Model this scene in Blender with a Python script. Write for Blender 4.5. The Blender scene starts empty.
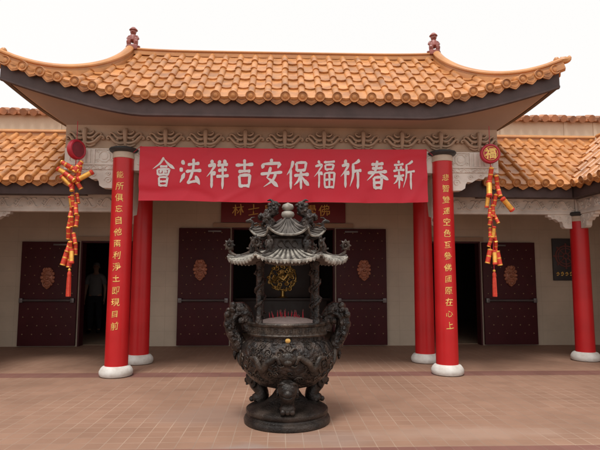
import bpy, bmesh, math, random
from mathutils import Vector, Matrix, noise
random.seed(7)
V = Vector
PI = math.pi
SC = bpy.context.scene
COL = SC.collection

# ------------------------------------------------------------------ camera
cam_d = bpy.data.cameras.new('camera')
cam_d.sensor_fit = 'HORIZONTAL'; cam_d.sensor_width = 36.0
cam_d.lens = 515.0 / 600.0 * 36.0
cam_d.clip_start = 0.05; cam_d.clip_end = 800
cam = bpy.data.objects.new('camera', cam_d); COL.objects.link(cam)
YAW, PITCH, ROLL = 0.0365, 0.1001, 0.0017
fw = V((math.sin(YAW)*math.cos(PITCH), math.cos(YAW)*math.cos(PITCH), math.sin(PITCH)))
rt = V((math.cos(YAW), -math.sin(YAW), 0)); up = rt.cross(fw)
m3 = Matrix((rt, up, -fw)).transposed() @ Matrix.Rotation(ROLL, 3, 'Z')
cam.matrix_world = Matrix.Translation((-0.046, 0, 1.40)) @ m3.to_4x4()
SC.camera = cam

# ------------------------------------------------------------------ sky, sun, exposure
SUN_EL, SUN_AZ = math.radians(69), math.radians(200)      # azimuth from +Y, clockwise
w = bpy.data.worlds.new('World'); SC.world = w; w.use_nodes = True
nt = w.node_tree; bg = nt.nodes['Background']
sky = nt.nodes.new('ShaderNodeTexSky'); sky.sky_type = 'NISHITA'; sky.sun_disc = False
sky.sun_elevation = SUN_EL; sky.sun_rotation = SUN_AZ
sky.air_density = 1.0; sky.dust_density = 8.0; sky.ozone_density = 1.0
hs = nt.nodes.new('ShaderNodeHueSaturation'); hs.inputs['Saturation'].default_value = 0.12
nt.links.new(sky.outputs[0], hs.inputs['Color'])
# the overcast layer: an even white veil mixed over the clear sky
mx = nt.nodes.new('ShaderNodeMix'); mx.data_type = 'RGBA'; mx.inputs[0].default_value = 0.75
mx.inputs[7].default_value = (9.1, 8.98, 8.8, 1)
nt.links.new(hs.outputs[0], mx.inputs[6]); nt.links.new(mx.outputs[2], bg.inputs[0])
bg.inputs[1].default_value = 0.12
sd = bpy.data.lights.new('sun', 'SUN'); sd.energy = 2.0; sd.angle = math.radians(15); sd.color = (1, .96, .9)
sun = bpy.data.objects.new('sun', sd); COL.objects.link(sun)
sdir = V((math.sin(SUN_AZ)*math.cos(SUN_EL), math.cos(SUN_AZ)*math.cos(SUN_EL), math.sin(SUN_EL)))
sun.rotation_euler = sdir.to_track_quat('Z', 'Y').to_euler(); sun.location = sdir*40
vs = SC.view_settings
SC.display_settings.display_device = 'sRGB'
vs.view_transform = 'Standard'; vs.look = 'None'; vs.exposure = 0.16; vs.gamma = 1.0; vs.use_curve_mapping = False

# ------------------------------------------------------------------ materials
def mat(name, col, rough=.6, metal=0., var=.12, scale=6., island=0., bump=0., bscale=30., spec=.5, col2=None, c2amt=.5, c2scale=2.):
    m = bpy.data.materials.new(name); m.use_nodes = True
    n = m.node_tree.nodes; L = m.node_tree.links; p = n['Principled BSDF']
    p.inputs['Roughness'].default_value = rough; p.inputs['Metallic'].default_value = metal
    p.inputs['Specular IOR Level'].default_value = spec
    tc = n.new('ShaderNodeTexCoord')
    nz = n.new('ShaderNodeTexNoise'); nz.inputs['Scale'].default_value = scale; nz.inputs['Detail'].default_value = 6
    L.new(tc.outputs['Object'], nz.inputs['Vector'])
    base = n.new('ShaderNodeRGB'); base.outputs[0].default_value = (*col, 1)
    last = base.outputs[0]
    if col2:
        n2 = n.new('ShaderNodeTexNoise'); n2.inputs['Scale'].default_value = c2scale; n2.inputs['Detail'].default_value = 5
        L.new(tc.outputs['Object'], n2.inputs['Vector'])
        r = n.new('ShaderNodeMapRange'); r.inputs[1].default_value = .42; r.inputs[2].default_value = .68
        r.inputs[3].default_value = 0; r.inputs[4].default_value = c2amt
        L.new(n2.outputs[0], r.inputs[0])
        q = n.new('ShaderNodeMix'); q.data_type = 'RGBA'; q.inputs[7].default_value = (*col2, 1)
        L.new(r.outputs[0], q.inputs[0]); L.new(last, q.inputs[6]); last = q.outputs[2]
    mr = n.new('ShaderNodeMapRange'); mr.inputs[1].default_value = .25; mr.inputs[2].default_value = .75
    mr.inputs[3].default_value = 1-var; mr.inputs[4].default_value = 1+var
    L.new(nz.outputs[0], mr.inputs[0])
    val = mr.outputs[0]
    if island:
        g = n.new('ShaderNodeNewGeometry')
        m2 = n.new('ShaderNodeMapRange'); m2.inputs[3].default_value = 1-island; m2.inputs[4].default_value = 1+island
        L.new(g.outputs['Random Per Island'], m2.inputs[0])
        mu = n.new('ShaderNodeMath'); mu.operation = 'MULTIPLY'
        L.new(val, mu.inputs[0]); L.new(m2.outputs[0], mu.inputs[1]); val = mu.outputs[0]
    h = n.new('ShaderNodeHueSaturation'); L.new(last, h.inputs['Color']); L.new(val, h.inputs['Value'])
    L.new(h.outputs[0], p.inputs['Base Color'])
    rr = n.new('ShaderNodeMapRange'); rr.inputs[3].default_value = max(.05, rough-.12); rr.inputs[4].default_value = min(1, rough+.12)
    L.new(nz.outputs[0], rr.inputs[0]); L.new(rr.outputs[0], p.inputs['Roughness'])
    if bump:
        nb = n.new('ShaderNodeTexNoise'); nb.inputs['Scale'].default_value = bscale; nb.inputs['Detail'].default_value = 5
        L.new(tc.outputs['Object'], nb.inputs['Vector'])
        bp = n.new('ShaderNodeBump'); bp.inputs['Strength'].default_value = bump; bp.inputs['Distance'].default_value = .01
        L.new(nb.outputs[0], bp.inputs['Height']); L.new(bp.outputs[0], p.inputs['Normal'])
    return m

M = {}
M['tile'] = mat('glazed_orange_tile', (.53, .228, .074), .33, 0, .22, 9, .14, .35, 60, .5, (.30, .112, .036), .75, 4.6)
M['ridge'] = mat('ridge_tile', (.54, .250, .088), .38, 0, .18, 6, .06, .2, 40, .45, (.36, .155, .08), .6, 3)
M['fascia'] = mat('dark_fascia_paint', (.082, .055, .053), .55, 0, .25, 4, 0, .2, 30, .3, (.06, .04, .037), .6, 2.5)
M['soffit'] = mat('soffit_plaster', (.37, .268, .205), .8, 0, .08, 1.5, 0, .1, 50, .3, (.31, .22, .165), .5, 1.3)
M['frieze'] = mat('frieze_plaster', (.46, .335, .24), .8, 0, .1, 3, 0, .2, 40, .3, (.33, .23, .17), .5, 4)
M['stone'] = mat('carved_grey_stone', (.72, .67, .61), .75, 0, .14, 5, 0, .35, 45, .3, (.50, .445, .39), .6, 3)
M['red'] = mat('red_column_paint', (.52, .013, .016), .36, 0, .10, 2.5, 0, .06, 30, .4, (.40, .010, .014), .5, 1.6)
M['white_base'] = mat('white_painted_stone', (.68, .655, .62), .65, 0, .10, 8, 0, .2, 40, .35, (.42, .375, .33), .7, 7)
M['cap_dark'] = mat('dark_cap_paint', (.03, .032, .034), .5)
M['cap_cream'] = mat('cream_collar_paint', (.50, .40, .31), .6)
M['maroon'] = mat('maroon_door_paint', (.055, .009, .012), .55, 0, .15, 3, 0, .08, 30, .25)
M['stud'] = mat('brass_stud', (.30, .20, .11), .45, .6)
M['steel'] = mat('brushed_steel', (.15, .135, .135), .42, .7)
M['emblem'] = mat('coppery_gilt', (.37, .14, .08), .45, .15, .3, 18, 0, .3, 40)
M['gold'] = mat('gilt_metal', (.70, .43, .13), .38, .7, .25, 20)
M['goldpaint'] = mat('gold_paint', (.74, .47, .13), .5, .1, .12, 15)
M['bronze'] = mat('dark_bronze', (.017, .0135, .012), .34, .25, .35, 8, 0, .7, 55, .35, (.070, .052, .042), .7, 6)
M['bronze_dusty'] = mat('dusty_bronze', (.115, .10, .088), .55, .1, .3, 10, 0, .5, 60, .3, (.045, .038, .034), .9, 9)
M['pale_edge'] = mat('ash_paled_edge', (.31, .285, .245), .65, 0, .3, 14, 0, .5, 60, .3, (.07, .06, .052), .85, 13)
M['bronze_carved'] = mat('carved_bronze', (.013, .010, .009), .28, .3, .35, 9, 0, 1.0, 24, .5, (.075, .050, .038), .7, 15)
M['bronze_carved'].node_tree.nodes['Bump'].inputs['Distance'].default_value = .035
M['bronze_relief'] = mat('worn_bronze_relief', (.022, .017, .014), .34, .25, .4, 14, 0, .7, 60, .38, (.10, .072, .054), .7, 9)
M['ash'] = mat('incense_ash', (.33, .25, .225), .95, 0, .15, 20, 0, .6, 60)
M['incense'] = mat('red_incense', (.40, .02, .035), .8)
M['banner'] = mat('red_banner_cloth', (.56, .013, .034), .62, 0, .05, 2, 0, .06, 90)
M['silver'] = mat('silver_lettering', (.68, .65, .64), .5, 0, .08, 9)
M['sign'] = mat('dark_red_board', (.16, .012, .02), .5, 0, .1, 3)
M['black'] = mat('dark_plaque', (.028, .024, .026), .5)
M['plaque_red'] = mat('dull_red_relief', (.16, .05, .045), .55)
M['cracker'] = mat('red_firecracker_paper', (.56, .028, .024), .45, 0, .15, 12, .15, 0, 30, .4, (.70,.24,.05), .35, 85)
M['crackergold'] = mat('gold_foil', (.86, .46, .09), .3, .45, .2, 25)
M['redlac'] = mat('red_lacquer', (.42, .015, .035), .45)
M['dull_face'] = mat('dull_red_face', (.20, .022, .035), .6, 0, .2, 14)
M['figure'] = mat('red_brown_glaze', (.26, .075, .06), .45, 0, .3, 9, 0, .3, 50)
M['parapet'] = mat('cream_parapet_render', (.64, .50, .37), .85, 0, .06, 1.5, 0, .15, 40, .3, (.52, .40, .30), .5, 1.5)
M['coping'] = mat('weathered_coping_tile', (.46, .215, .115), .7, 0, .22, 8, .2, .3, 40, .3, (.22, .12, .085), .6, 6)
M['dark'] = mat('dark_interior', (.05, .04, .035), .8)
M['altar'] = mat('dark_altar_wood', (.05, .028, .022), .5)
M['ceil'] = mat('porch_ceiling', (.42, .32, .25), .85)
M['trim'] = mat('door_head_trim', (.34, .23, .155), .6)
M['skin'] = mat('skin', (.50, .30, .21), .55)
M['shirt'] = mat('pale_shirt', (.30, .29, .285), .85)
M['trouser'] = mat('dark_trousers', (.03, .03, .035), .9)
M['hair'] = mat('grey_hair', (.30, .28, .27), .7)
M['shoe'] = mat('black_shoes', (.02, .02, .02), .5)

def grid_mat(name, ax, bw, bh, mort, c1, c2, cm, rough, offset=0., stains=None, bump=.3, spec=.4):
    """courses of tiles laid out in object space; ax picks the two axes"""
    m = bpy.data.materials.new(name); m.use_nodes = True
    n = m.node_tree.nodes; L = m.node_tree.links; p = n['Principled BSDF']
    tc = n.new('ShaderNodeTexCoord'); sx = n.new('ShaderNodeSeparateXYZ'); cx = n.new('ShaderNodeCombineXYZ')
    L.new(tc.outputs['Object'], sx.inputs[0])
    L.new(sx.outputs[ax[0]], cx.inputs[0]); L.new(sx.outputs[ax[1]], cx.inputs[1])
    br = n.new('ShaderNodeTexBrick'); br.offset = offset; br.squash = 1
    br.inputs['Scale'].default_value = 1; br.inputs['Brick Width'].default_value = bw; br.inputs['Row Height'].default_value = bh
    br.inputs['Mortar Size'].default_value = mort; br.inputs['Mortar Smooth'].default_value = .3; br.inputs['Bias'].default_value = 0
    br.inputs['Color1'].default_value = (*c1, 1); br.inputs['Color2'].default_value = (*c2, 1)
    L.new(cx.outputs[0], br.inputs['Vector'])
    # mortar drifts between pale and dirty
    nm = n.new('ShaderNodeTexNoise'); nm.inputs['Scale'].default_value = .9; nm.inputs['Detail'].default_value = 4
    L.new(tc.outputs['Object'], nm.inputs['Vector'])
    mm = n.new('ShaderNodeMix'); mm.data_type = 'RGBA'
    mr0 = n.new('ShaderNodeMapRange'); mr0.inputs[1].default_value = .38; mr0.inputs[2].default_value = .62
    L.new(nm.outputs[0], mr0.inputs[0]); L.new(mr0.outputs[0], mm.inputs[0])
    mm.inputs[6].default_value = (*cm[0], 1); mm.inputs[7].default_value = (*cm[1], 1)
    L.new(mm.outputs[2], br.inputs['Mortar'])
    last = br.outputs[0]
    nz = n.new('ShaderNodeTexNoise'); nz.inputs['Scale'].default_value = 1.1; nz.inputs['Detail'].default_value = 8; nz.inputs['Roughness'].default_value = .62
    L.new(tc.outputs['Object'], nz.inputs['Vector'])
    mr = n.new('ShaderNodeMapRange'); mr.inputs[1].default_value = .3; mr.inputs[2].default_value = .7
    mr.inputs[3].default_value = .86; mr.inputs[4].default_value = 1.12
    L.new(nz.outputs[0], mr.inputs[0])
    h = n.new('ShaderNodeHueSaturation'); L.new(last, h.inputs['Color']); L.new(mr.outputs[0], h.inputs['Value']); last = h.outputs[0]
    for (px, py, rx, ry, colr, amt) in stains or []:
        a = n.new('ShaderNodeVectorMath'); a.operation = 'SUBTRACT'; a.inputs[1].default_value = (px, py, 0)
        L.new(cx.outputs[0], a.inputs[0])
        s_ = n.new('ShaderNodeVectorMath'); s_.operation = 'MULTIPLY'; s_.inputs[1].default_value = (1/rx, 1/ry, 0)
        L.new(a.outputs[0], s_.inputs[0])
        ln = n.new('ShaderNodeVectorMath'); ln.operation = 'LENGTH'; L.new(s_.outputs[0], ln.inputs[0])
        n3 = n.new('ShaderNodeTexNoise'); n3.inputs['Scale'].default_value = 3.5; n3.inputs['Detail'].default_value = 6
        L.new(tc.outputs['Object'], n3.inputs['Vector'])
        ad = n.new('ShaderNodeMath'); ad.operation = 'ADD'; L.new(ln.outputs['Value'], ad.inputs[0]); L.new(n3.outputs[0], ad.inputs[1])
        r2 = n.new('ShaderNodeMapRange'); r2.inputs[1].default_value = 1.55; r2.inputs[2].default_value = .8
        r2.inputs[3].default_value = 0; r2.inputs[4].default_value = amt; r2.interpolation_type = 'SMOOTHSTEP'
        L.new(ad.outputs[0], r2.inputs[0])
        q = n.new('ShaderNodeMix'); q.data_type = 'RGBA'; q.inputs[7].default_value = (*colr, 1)
        L.new(r2.outputs[0], q.inputs[0]); L.new(last, q.inputs[6]); last = q.outputs[2]
    L.new(last, p.inputs['Base Color'])
    rr = n.new('ShaderNodeMapRange'); rr.inputs[3].default_value = rough-.12; rr.inputs[4].default_value = rough+.12
    L.new(nz.outputs[0], rr.inputs[0]); L.new(rr.outputs[0], p.inputs['Roughness'])
    p.inputs['Specular IOR Level'].default_value = spec
    bp = n.new('ShaderNodeBump'); bp.inputs['Strength'].default_value = bump; bp.inputs['Distance'].default_value = .004
    iv = n.new('ShaderNodeMath'); iv.operation = 'SUBTRACT'; iv.inputs[0].default_value = 1
    L.new(br.outputs['Fac'], iv.inputs[1]); L.new(iv.outputs[0], bp.inputs['Height']); L.new(bp.outputs[0], p.inputs['Normal'])
    return m
GREY = (.27, .235, .225)
M['paving'] = grid_mat('quarry_tile_paving', (0, 1), .152, .152, .0052, (.302, .174, .118), (.270, .153, .103),
                       ((.385, .262, .192), (.25, .162, .118)), .7, 0,
                       [(-.35, 4.30, .5, .28, GREY, .45), (.35, 4.62, .6, .3, GREY, .25), (-.75, 5.4, .8, .5, (.26, .175, .14), .5), (1.6, 4.75, 1.2, .25, (.37, .25, .19), .5)])
M['band'] = grid_mat('dark_red_paving', (0, 1), .152, .152, .004, (.215, .100, .080), (.195, .088, .070), ((.27, .16, .12), (.16, .09, .07)), .6)
M['wall'] = grid_mat('cream_stone_cladding', (0, 2), .6, .3, .003, (.50, .405, .31), (.475, .383, .292), ((.41, .33, .25), (.38, .305, .23)), .42, 0)

# ------------------------------------------------------------------ mesh helpers
class MB:
    def __init__(s, xf=None):
        s.bm = bmesh.new(); s.mi = 0; s.xf = xf; s.sm = True
    def v(s, p):
        p = V(p)
        return s.bm.verts.new(s.xf @ p if s.xf else p)
    def f(s, vs, smooth=None):
        try: fc = s.bm.faces.new(vs)
        except ValueError: return None
        fc.material_index = s.mi; fc.smooth = s.sm if smooth is None else smooth
        return fc
    def box(s, a, b, bev=0.):
        x0, y0, z0 = a; x1, y1, z1 = b
        if x0 > x1: x0, x1 = x1, x0
        if y0 > y1: y0, y1 = y1, y0
        if z0 > z1: z0, z1 = z1, z0
        p = [s.v(q) for q in ((x0,y0,z0),(x1,y0,z0),(x1,y1,z0),(x0,y1,z0),(x0,y0,z1),(x1,y0,z1),(x1,y1,z1),(x0,y1,z1))]
        fs = [s.f([p[i] for i in q], False) for q in ((0,3,2,1),(4,5,6,7),(0,1,5,4),(1,2,6,5),(2,3,7,6),(3,0,4,7))]
        if bev:
            es = list({e for f_ in fs for e in f_.edges})
            bmesh.ops.bevel(s.bm, geom=es, offset=bev, segments=2, affect='EDGES', profile=.6)
    def rings(s, rs, caps=True, closed=False):
        """rs: list of rings (lists of points)"""
        R = [[s.v(p) for p in r] for r in rs]
        n = len(R[0])
        for a, b in zip(R, R[1:]):
            for i in range(n): s.f((a[i], a[(i+1) % n], b[(i+1) % n], b[i]))
        if closed:
            a, b = R[-1], R[0]
            for i in range(n): s.f((a[i], a[(i+1) % n], b[(i+1) % n], b[i]))
        elif caps:
            s.f(R[0][::-1]); s.f(R[-1])
        return R
    def lathe(s, prof, c=(0,0,0), ax=None, seg=24, caps=True, wob=None):
        """prof: (radius, height) along the axis"""
        c = V(c); A = V(ax or (0,0,1)).normalized()
        X = A.orthogonal().normalized() if ax else V((1,0,0)); Y = A.cross(X)
        rs = []
        for r, h in prof:
            ring = []
            for i in range(seg):
                t = 2*PI*i/seg
                rr = max(r, 1e-4) * (wob(t, h) if wob else 1)
                ring.append(c + A*h + X*(rr*math.cos(t)) + Y*(rr*math.sin(t)))
            rs.append(ring)
        s.rings(rs, caps)
    def tube(s, pts, rad, seg=8, flat=None, smooth=2, caps=True):
        """swept tube with a radius per point; flat=(normal, factor) squashes it along a direction"""
        pts = [V(p) for p in pts]
        if not hasattr(rad, '__len__'): rad = [rad]*len(pts)
        if smooth and len(pts) > 2: pts, rad = spline(pts, rad, smooth)
        N = None; rs = []
        for i, p in enumerate(pts):
            t = (pts[min(i+1, len(pts)-1)] - pts[max(i-1, 0)])
            if t.length < 1e-8: t = V((0,0,1))
            t.normalize()
            if N is None:
                N = t.orthogonal().normalized()
            N = (N - t*N.dot(t))
            if N.length < 1e-6: N = t.orthogonal()
            N.normalize(); B = t.cross(N)
            ring = []
            for k in range(seg):
                a = 2*PI*k/seg
                d = N*math.cos(a)*rad[i] + B*math.sin(a)*rad[i]
                if flat:
                    fn = V(flat[0]).normalized(); d -= fn*(d.dot(fn)*(1-flat[1]))
                ring.append(p + d)
            rs.append(ring)
        s.rings(rs, caps)
    def ball(s, c, r, sc=(1,1,1), seg=12, rot=None, rg=None):
        c = V(c); n = rg or max(5, seg//2)
        rs = []
        for j in range(n+1):
            th = PI*j/n
            ring = []
            for i in range(seg):
                ph = 2*PI*i/seg
                d = V((max(math.sin(th),.003)*math.cos(ph)*sc[0], max(math.sin(th),.003)*math.sin(ph)*sc[1], -math.cos(th)*sc[2]))*r
                ring.append(c + (rot @ d if rot else d))
            rs.append(ring)
        s.rings(rs, True)
    def grid(s, P, nu, nv):
        """P(i/nu, j/nv) -> point"""
        g = [[s.v(P(i/nu, j/nv)) for i in range(nu+1)] for j in range(nv+1)]
        for j in range(nv):
            for i in range(nu): s.f((g[j][i], g[j][i+1], g[j+1][i+1], g[j+1][i]))
    def prism(s, poly, org, X, Y, D, bev=0):
        """2-D polygon in the plane X, Y at org, given thickness along D"""
        org, X, Y, D = V(org), V(X), V(Y), V(D)
        a = [s.v(org + X*p[0] + Y*p[1]) for p in poly]; b = [s.v(org + X*p[0] + Y*p[1] + D) for p in poly]
        fs = [s.f(a[::-1], False), s.f(b, False)]
        n = len(poly)
        for i in range(n): fs.append(s.f((a[i], a[(i+1) % n], b[(i+1) % n], b[i]), False))
        for q in fs[:2]: q.normal_update()
        bmesh.ops.triangulate(s.bm, faces=fs[:2])
    def mesh(s, name, mats, sharp=35):
        bmesh.ops.recalc_face_normals(s.bm, faces=s.bm.faces)
        me = bpy.data.meshes.new(name); s.bm.to_mesh(me); s.bm.free()
        for m_ in (mats if isinstance(mats, (list, tuple)) else [mats]): me.materials.append(m_)
        if sharp: me.set_sharp_from_angle(angle=math.radians(sharp))
        return me

def spline(pts, rad, k):
    out, ro = [], []
    n = len(pts)
    for i in range(n-1):
        p0, p1, p2, p3 = pts[max(i-1,0)], pts[i], pts[i+1], pts[min(i+2,n-1)]
        for j in range(k):
            t = j/k
            out.append(.5*((2*p1)+(p2-p0)*t+(2*p0-5*p1+4*p2-p3)*t*t+(3*p1-p0-3*p2+p3)*t**3))
            ro.append(rad[i]*(1-t)+rad[i+1]*t)
    out.append(pts[-1]); ro.append(rad[-1])
    return out, ro

ORG = {}
def thing(name, label, cat, loc, group=None):
    o = bpy.data.objects.new(name, None); COL.objects.link(o); o.location = loc
    o.empty_display_size = .2
    o['label'] = label; o['category'] = cat
    if group: o['group'] = group
    ORG[o.name] = V(loc)
    return o
def part(name, b, mats, parent=None, label=None, at=None, sharp=35):
    """link one mesh object; without `at` the shapes are in scene coordinates and are shifted to the parent's base"""
    me = b.mesh(name, mats, sharp) if isinstance(b, MB) else b
    o = bpy.data.objects.new(name, me); COL.objects.link(o)
    po = ORG.get(parent.name, V()) if parent else V()
    if at is None:
        if parent: me.transform(Matrix.Translation(-po))
        ORG[o.name] = po
    else:
        o.location = V(at) - po; ORG[o.name] = V(at)
    if parent: o.parent = parent
    if label: o['label'] = label
    return o
def local(name, b, mats, parent, loc=(0,0,0), rot=None, label=None, sharp=35):
    """a child whose shapes are already in the parent's own coordinates"""
    me = b.mesh(name, mats, sharp) if isinstance(b, MB) else b
    o = bpy.data.objects.new(name, me); COL.objects.link(o); o.parent = parent; o.location = loc
    if rot: o.rotation_euler = rot
    if label: o['label'] = label
    return o
def tag(o, label, cat, group=None):
    o['label'] = label; o['category'] = cat
    if group: o['group'] = group
    return o
def structure(o):
    o['kind'] = 'structure'; return o

# ------------------------------------------------------------------ lettering helpers
_gl = {}
def glyph(ch, bold=.012):
    k = (ch, bold)
    if k in _gl: return _gl[k]
    c = bpy.data.curves.new('glyph', 'FONT'); c.body = ch; c.size = 1; c.resolution_u = 2; c.offset = bold
    o = bpy.data.objects.new('glyph', c); COL.objects.link(o)
    dg = bpy.context.evaluated_depsgraph_get()
    me = bpy.data.meshes.new_from_object(o.evaluated_get(dg))
    vs_ = [(v.co.x-.5, v.co.y-.38) for v in me.vertices]; fs_ = [list(p.vertices) for p in me.polygons]
    bpy.data.objects.remove(o); bpy.data.curves.remove(c); bpy.data.meshes.remove(me)
    _gl[k] = (vs_, fs_); return _gl[k]
def write(b, ch, size, fn, bold=.012, cuts=0, brush=0., seed=0):
    """put one character on a surface: fn(x, y) -> point"""
    vs_, fs_ = glyph(ch, bold)
    t = bmesh.new(); vv = [t.verts.new((x, y, 0)) for x, y in vs_]
    for f_ in fs_:
        try: t.faces.new([vv[i] for i in f_])
        except ValueError: pass
    for k in range(cuts):
        x = -.5 + (k+1)/(cuts+1)
        bmesh.ops.bisect_plane(t, geom=t.verts[:]+t.edges[:]+t.faces[:], plane_co=(x,0,0), plane_no=(1,0,0))
    rnd = random.Random(seed); ph = [rnd.uniform(0, 6.28) for _ in range(4)]; sh = rnd.uniform(.02, .16)
    mp = {}
    for v in t.verts:
        x, y = v.co.x, v.co.y
        if brush:
            y2 = y + x*sh + brush*math.sin(5*x+ph[0])*.6 + brush*.5*math.sin(13*y+ph[1])
            x2 = x + brush*math.sin(6*y+ph[2]) + brush*.5*math.sin(15*x+9*y+ph[3])
            x, y = x2, y2
        mp[v] = b.v(fn(x*size, y*size))
    for f_ in t.faces: b.f([mp[v] for v in f_.verts])
    t.free()

# hand-brushed characters of the banner, each stroke (kind, points) in a 100 x 100 box
SHI = [('d',(20,98),(30,87)),('p',(8,77),(38,82),(22,58),(2,38)),('v',(24,60),(24,-2)),('d',(29,57),(41,45))]
JIN = lambda x: [('p',(92+x,99),(76+x,89),(60+x,85)),('p',(62+x,86),(60+x,40),(46+x,2)),('h',(62+x,56),(100+x,61)),('v',(82+x,58),(82+x,-6))]
RI = [('v',(33,40),(34,0)),('k',(33,40),(68,42),(66,-2)),('h',(36,21),(66,22)),('h',(36,3),(66,4))]
BR = {
'會': [('p',(51,102),(32,80),(2,60)),('n',(50,99),(70,80),(100,62)),('h',(34,70),(67,71)),('v',(24,59),(27,38)),('k',(24,59),(76,61),(72,38)),('v',(50,59),(50,40)),('d',(35,56),(41,47)),('d',(64,56),(58,47)),('h',(28,39),(73,40)),('v',(32,30),(34,-2)),('k',(32,30),(69,31),(66,-3)),('h',(36,15),(65,16)),('h',(36,1),(65,2))],
'法': [('d',(9,90),(22,77)),('d',(2,63),(15,51)),('n',(4,10),(13,24),(25,46)),('h',(37,76),(90,81)),('v',(62,98),(62,50)),('h',(29,50),(99,55)),('p',(60,50),(50,26),(35,9)),('h',(36,10),(60,13),(86,18)),('d',(73,35),(93,4))],
'祥': SHI+[('d',(55,98),(62,85)),('d',(87,100),(78,86)),('h',(49,80),(97,84)),('h',(53,61),(92,65)),('h',(45,40),(101,44)),('v',(73,83),(73,-5))],
'吉': [('h',(10,79),(90,84)),('v',(50,101),(50,57)),('h',(23,56),(77,59)),('v',(27,42),(30,0)),('k',(27,42),(75,45),(70,-1)),('h',(30,4),(70,6))],
'安': [('d',(49,102),(53,88)),('d',(15,84),(9,66)),('k',(13,82),(90,86),(79,68)),('p',(48,72),(37,42),(29,33)),('n',(30,33),(55,20),(82,0)),('p',(72,54),(58,25),(16,0)),('h',(2,47),(100,53))],
'保': [('p',(28,99),(20,75),(0,48)),('v',(18,70),(18,-4)),('v',(42,92),(44,62)),('k',(42,92),(87,94),(82,62)),('h',(45,64),(82,66)),('h',(33,46),(100,50)),('v',(64,62),(64,-4)),('p',(62,46),(50,25),(32,10)),('n',(66,46),(80,27),(101,9))],
'福': SHI+[('h',(47,92),(98,96)),('v',(54,82),(56,63)),('k',(54,82),(91,84),(86,63)),('h',(57,64),(86,66)),('v',(50,51),(52,-2)),('k',(50,51),(95,54),(91,-3)),('h',(53,27),(90,29)),('v',(71,53),(71,2)),('h',(53,1),(90,2))],
'祈': SHI+JIN(-2),
'春': [('h',(22,88),(79,92)),('h',(25,74),(75,77)),('h',(6,58),(94,63)),('p',(50,102),(38,62),(2,30)),('n',(55,62),(73,46),(100,32))]+RI,
'新': [('d',(26,101),(31,90)),('h',(6,84),(50,88)),('d',(15,79),(20,68)),('d',(41,80),(34,68)),('h',(2,62),(54,66)),('h',(5,44),(52,47)),('v',(28,62),(28,-2)),('p',(26,43),(16,25),(2,15)),('d',(32,42),(47,26))]+JIN(1),
}
WP = {'h': (.55,1.05,.85,.72,.72,.8,1.1,.6), 'v': (.6,1.1,.9,.85,.9,.95,.8,.25), 'p': (.7,1.1,1.,.85,.7,.5,.3,.08),
      'n': (.2,.4,.6,.85,1.1,1.35,.9,.1), 'd': (.25,.8,1.1,1.3,1.3,1.,.6,.2), 'k': (.6,1.,.75,.75,1.1,1.05,.9,.4)}
def brush(b, ch, size, fn, seed=0):
    """fn(x, y, lift) -> point"""
    rnd = random.Random(seed)
    for si, st in enumerate(BR[ch]):
        kind, pts = st[0], [V((p[0]/100-.5, p[1]/100-.5, 0)) for p in st[1:]]
        if kind in 'hv' and len(pts) == 2:
            d = pts[1]-pts[0]; nrm = V((-d.y, d.x, 0)).normalized()
            pts.insert(1, (pts[0]+pts[1])/2 + nrm*rnd.uniform(-.012, .02))
        seq = pts if kind != 'k' else None
        if kind == 'k':     # turn with a corner
            a, c, e = pts
            seq = [a, (a+c)/2+V((0,.008,0)), c-V((.015,0,0)), c+V((0,-.02,0)), (c+e)/2, e]
            P_ = seq
        else:
            P_, _ = spline(seq, [1]*len(seq), 6 if len(seq) > 2 else 6)
        W = WP[kind]; n = len(P_)
        L_, R_ = [], []
        for i, p in enumerate(P_):
            t = i/(n-1)*(len(W)-1); k = min(int(t), len(W)-2); wd = (W[k]*(1-(t-k))+W[k+1]*(t-k))*.062*(.76 if len(BR[ch]) > 12 else 1)*rnd.uniform(.88, 1.12)
            if kind == 'd': wd *= 1.05
            tg = (P_[min(i+1,n-1)]-P_[max(i-1,0)]).normalized(); nn = V((-tg.y, tg.x, 0))
            L_.append(p+nn*wd); R_.append(p-nn*wd)
        lift = .004 + .0005*si
        lv = [b.v(fn(p.x*size, p.y*size, lift)) for p in L_]; rv = [b.v(fn(p.x*size, p.y*size, lift)) for p in R_]
        for i in range(n-1): b.f((lv[i], lv[i+1], rv[i+1], rv[i]))

# ------------------------------------------------------------------ ground
b = MB(); b.box((-80,-60,-.3),(80,80,0)); structure(part('paving', b, M['paving']))
for (y0, y1) in ((7.44, 7.75), (4.07, 4.375)):
    b = MB(); b.box((-14, y0, -.05),(14, y1, .004)); structure(part('paving_band', b, M['band']))

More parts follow.
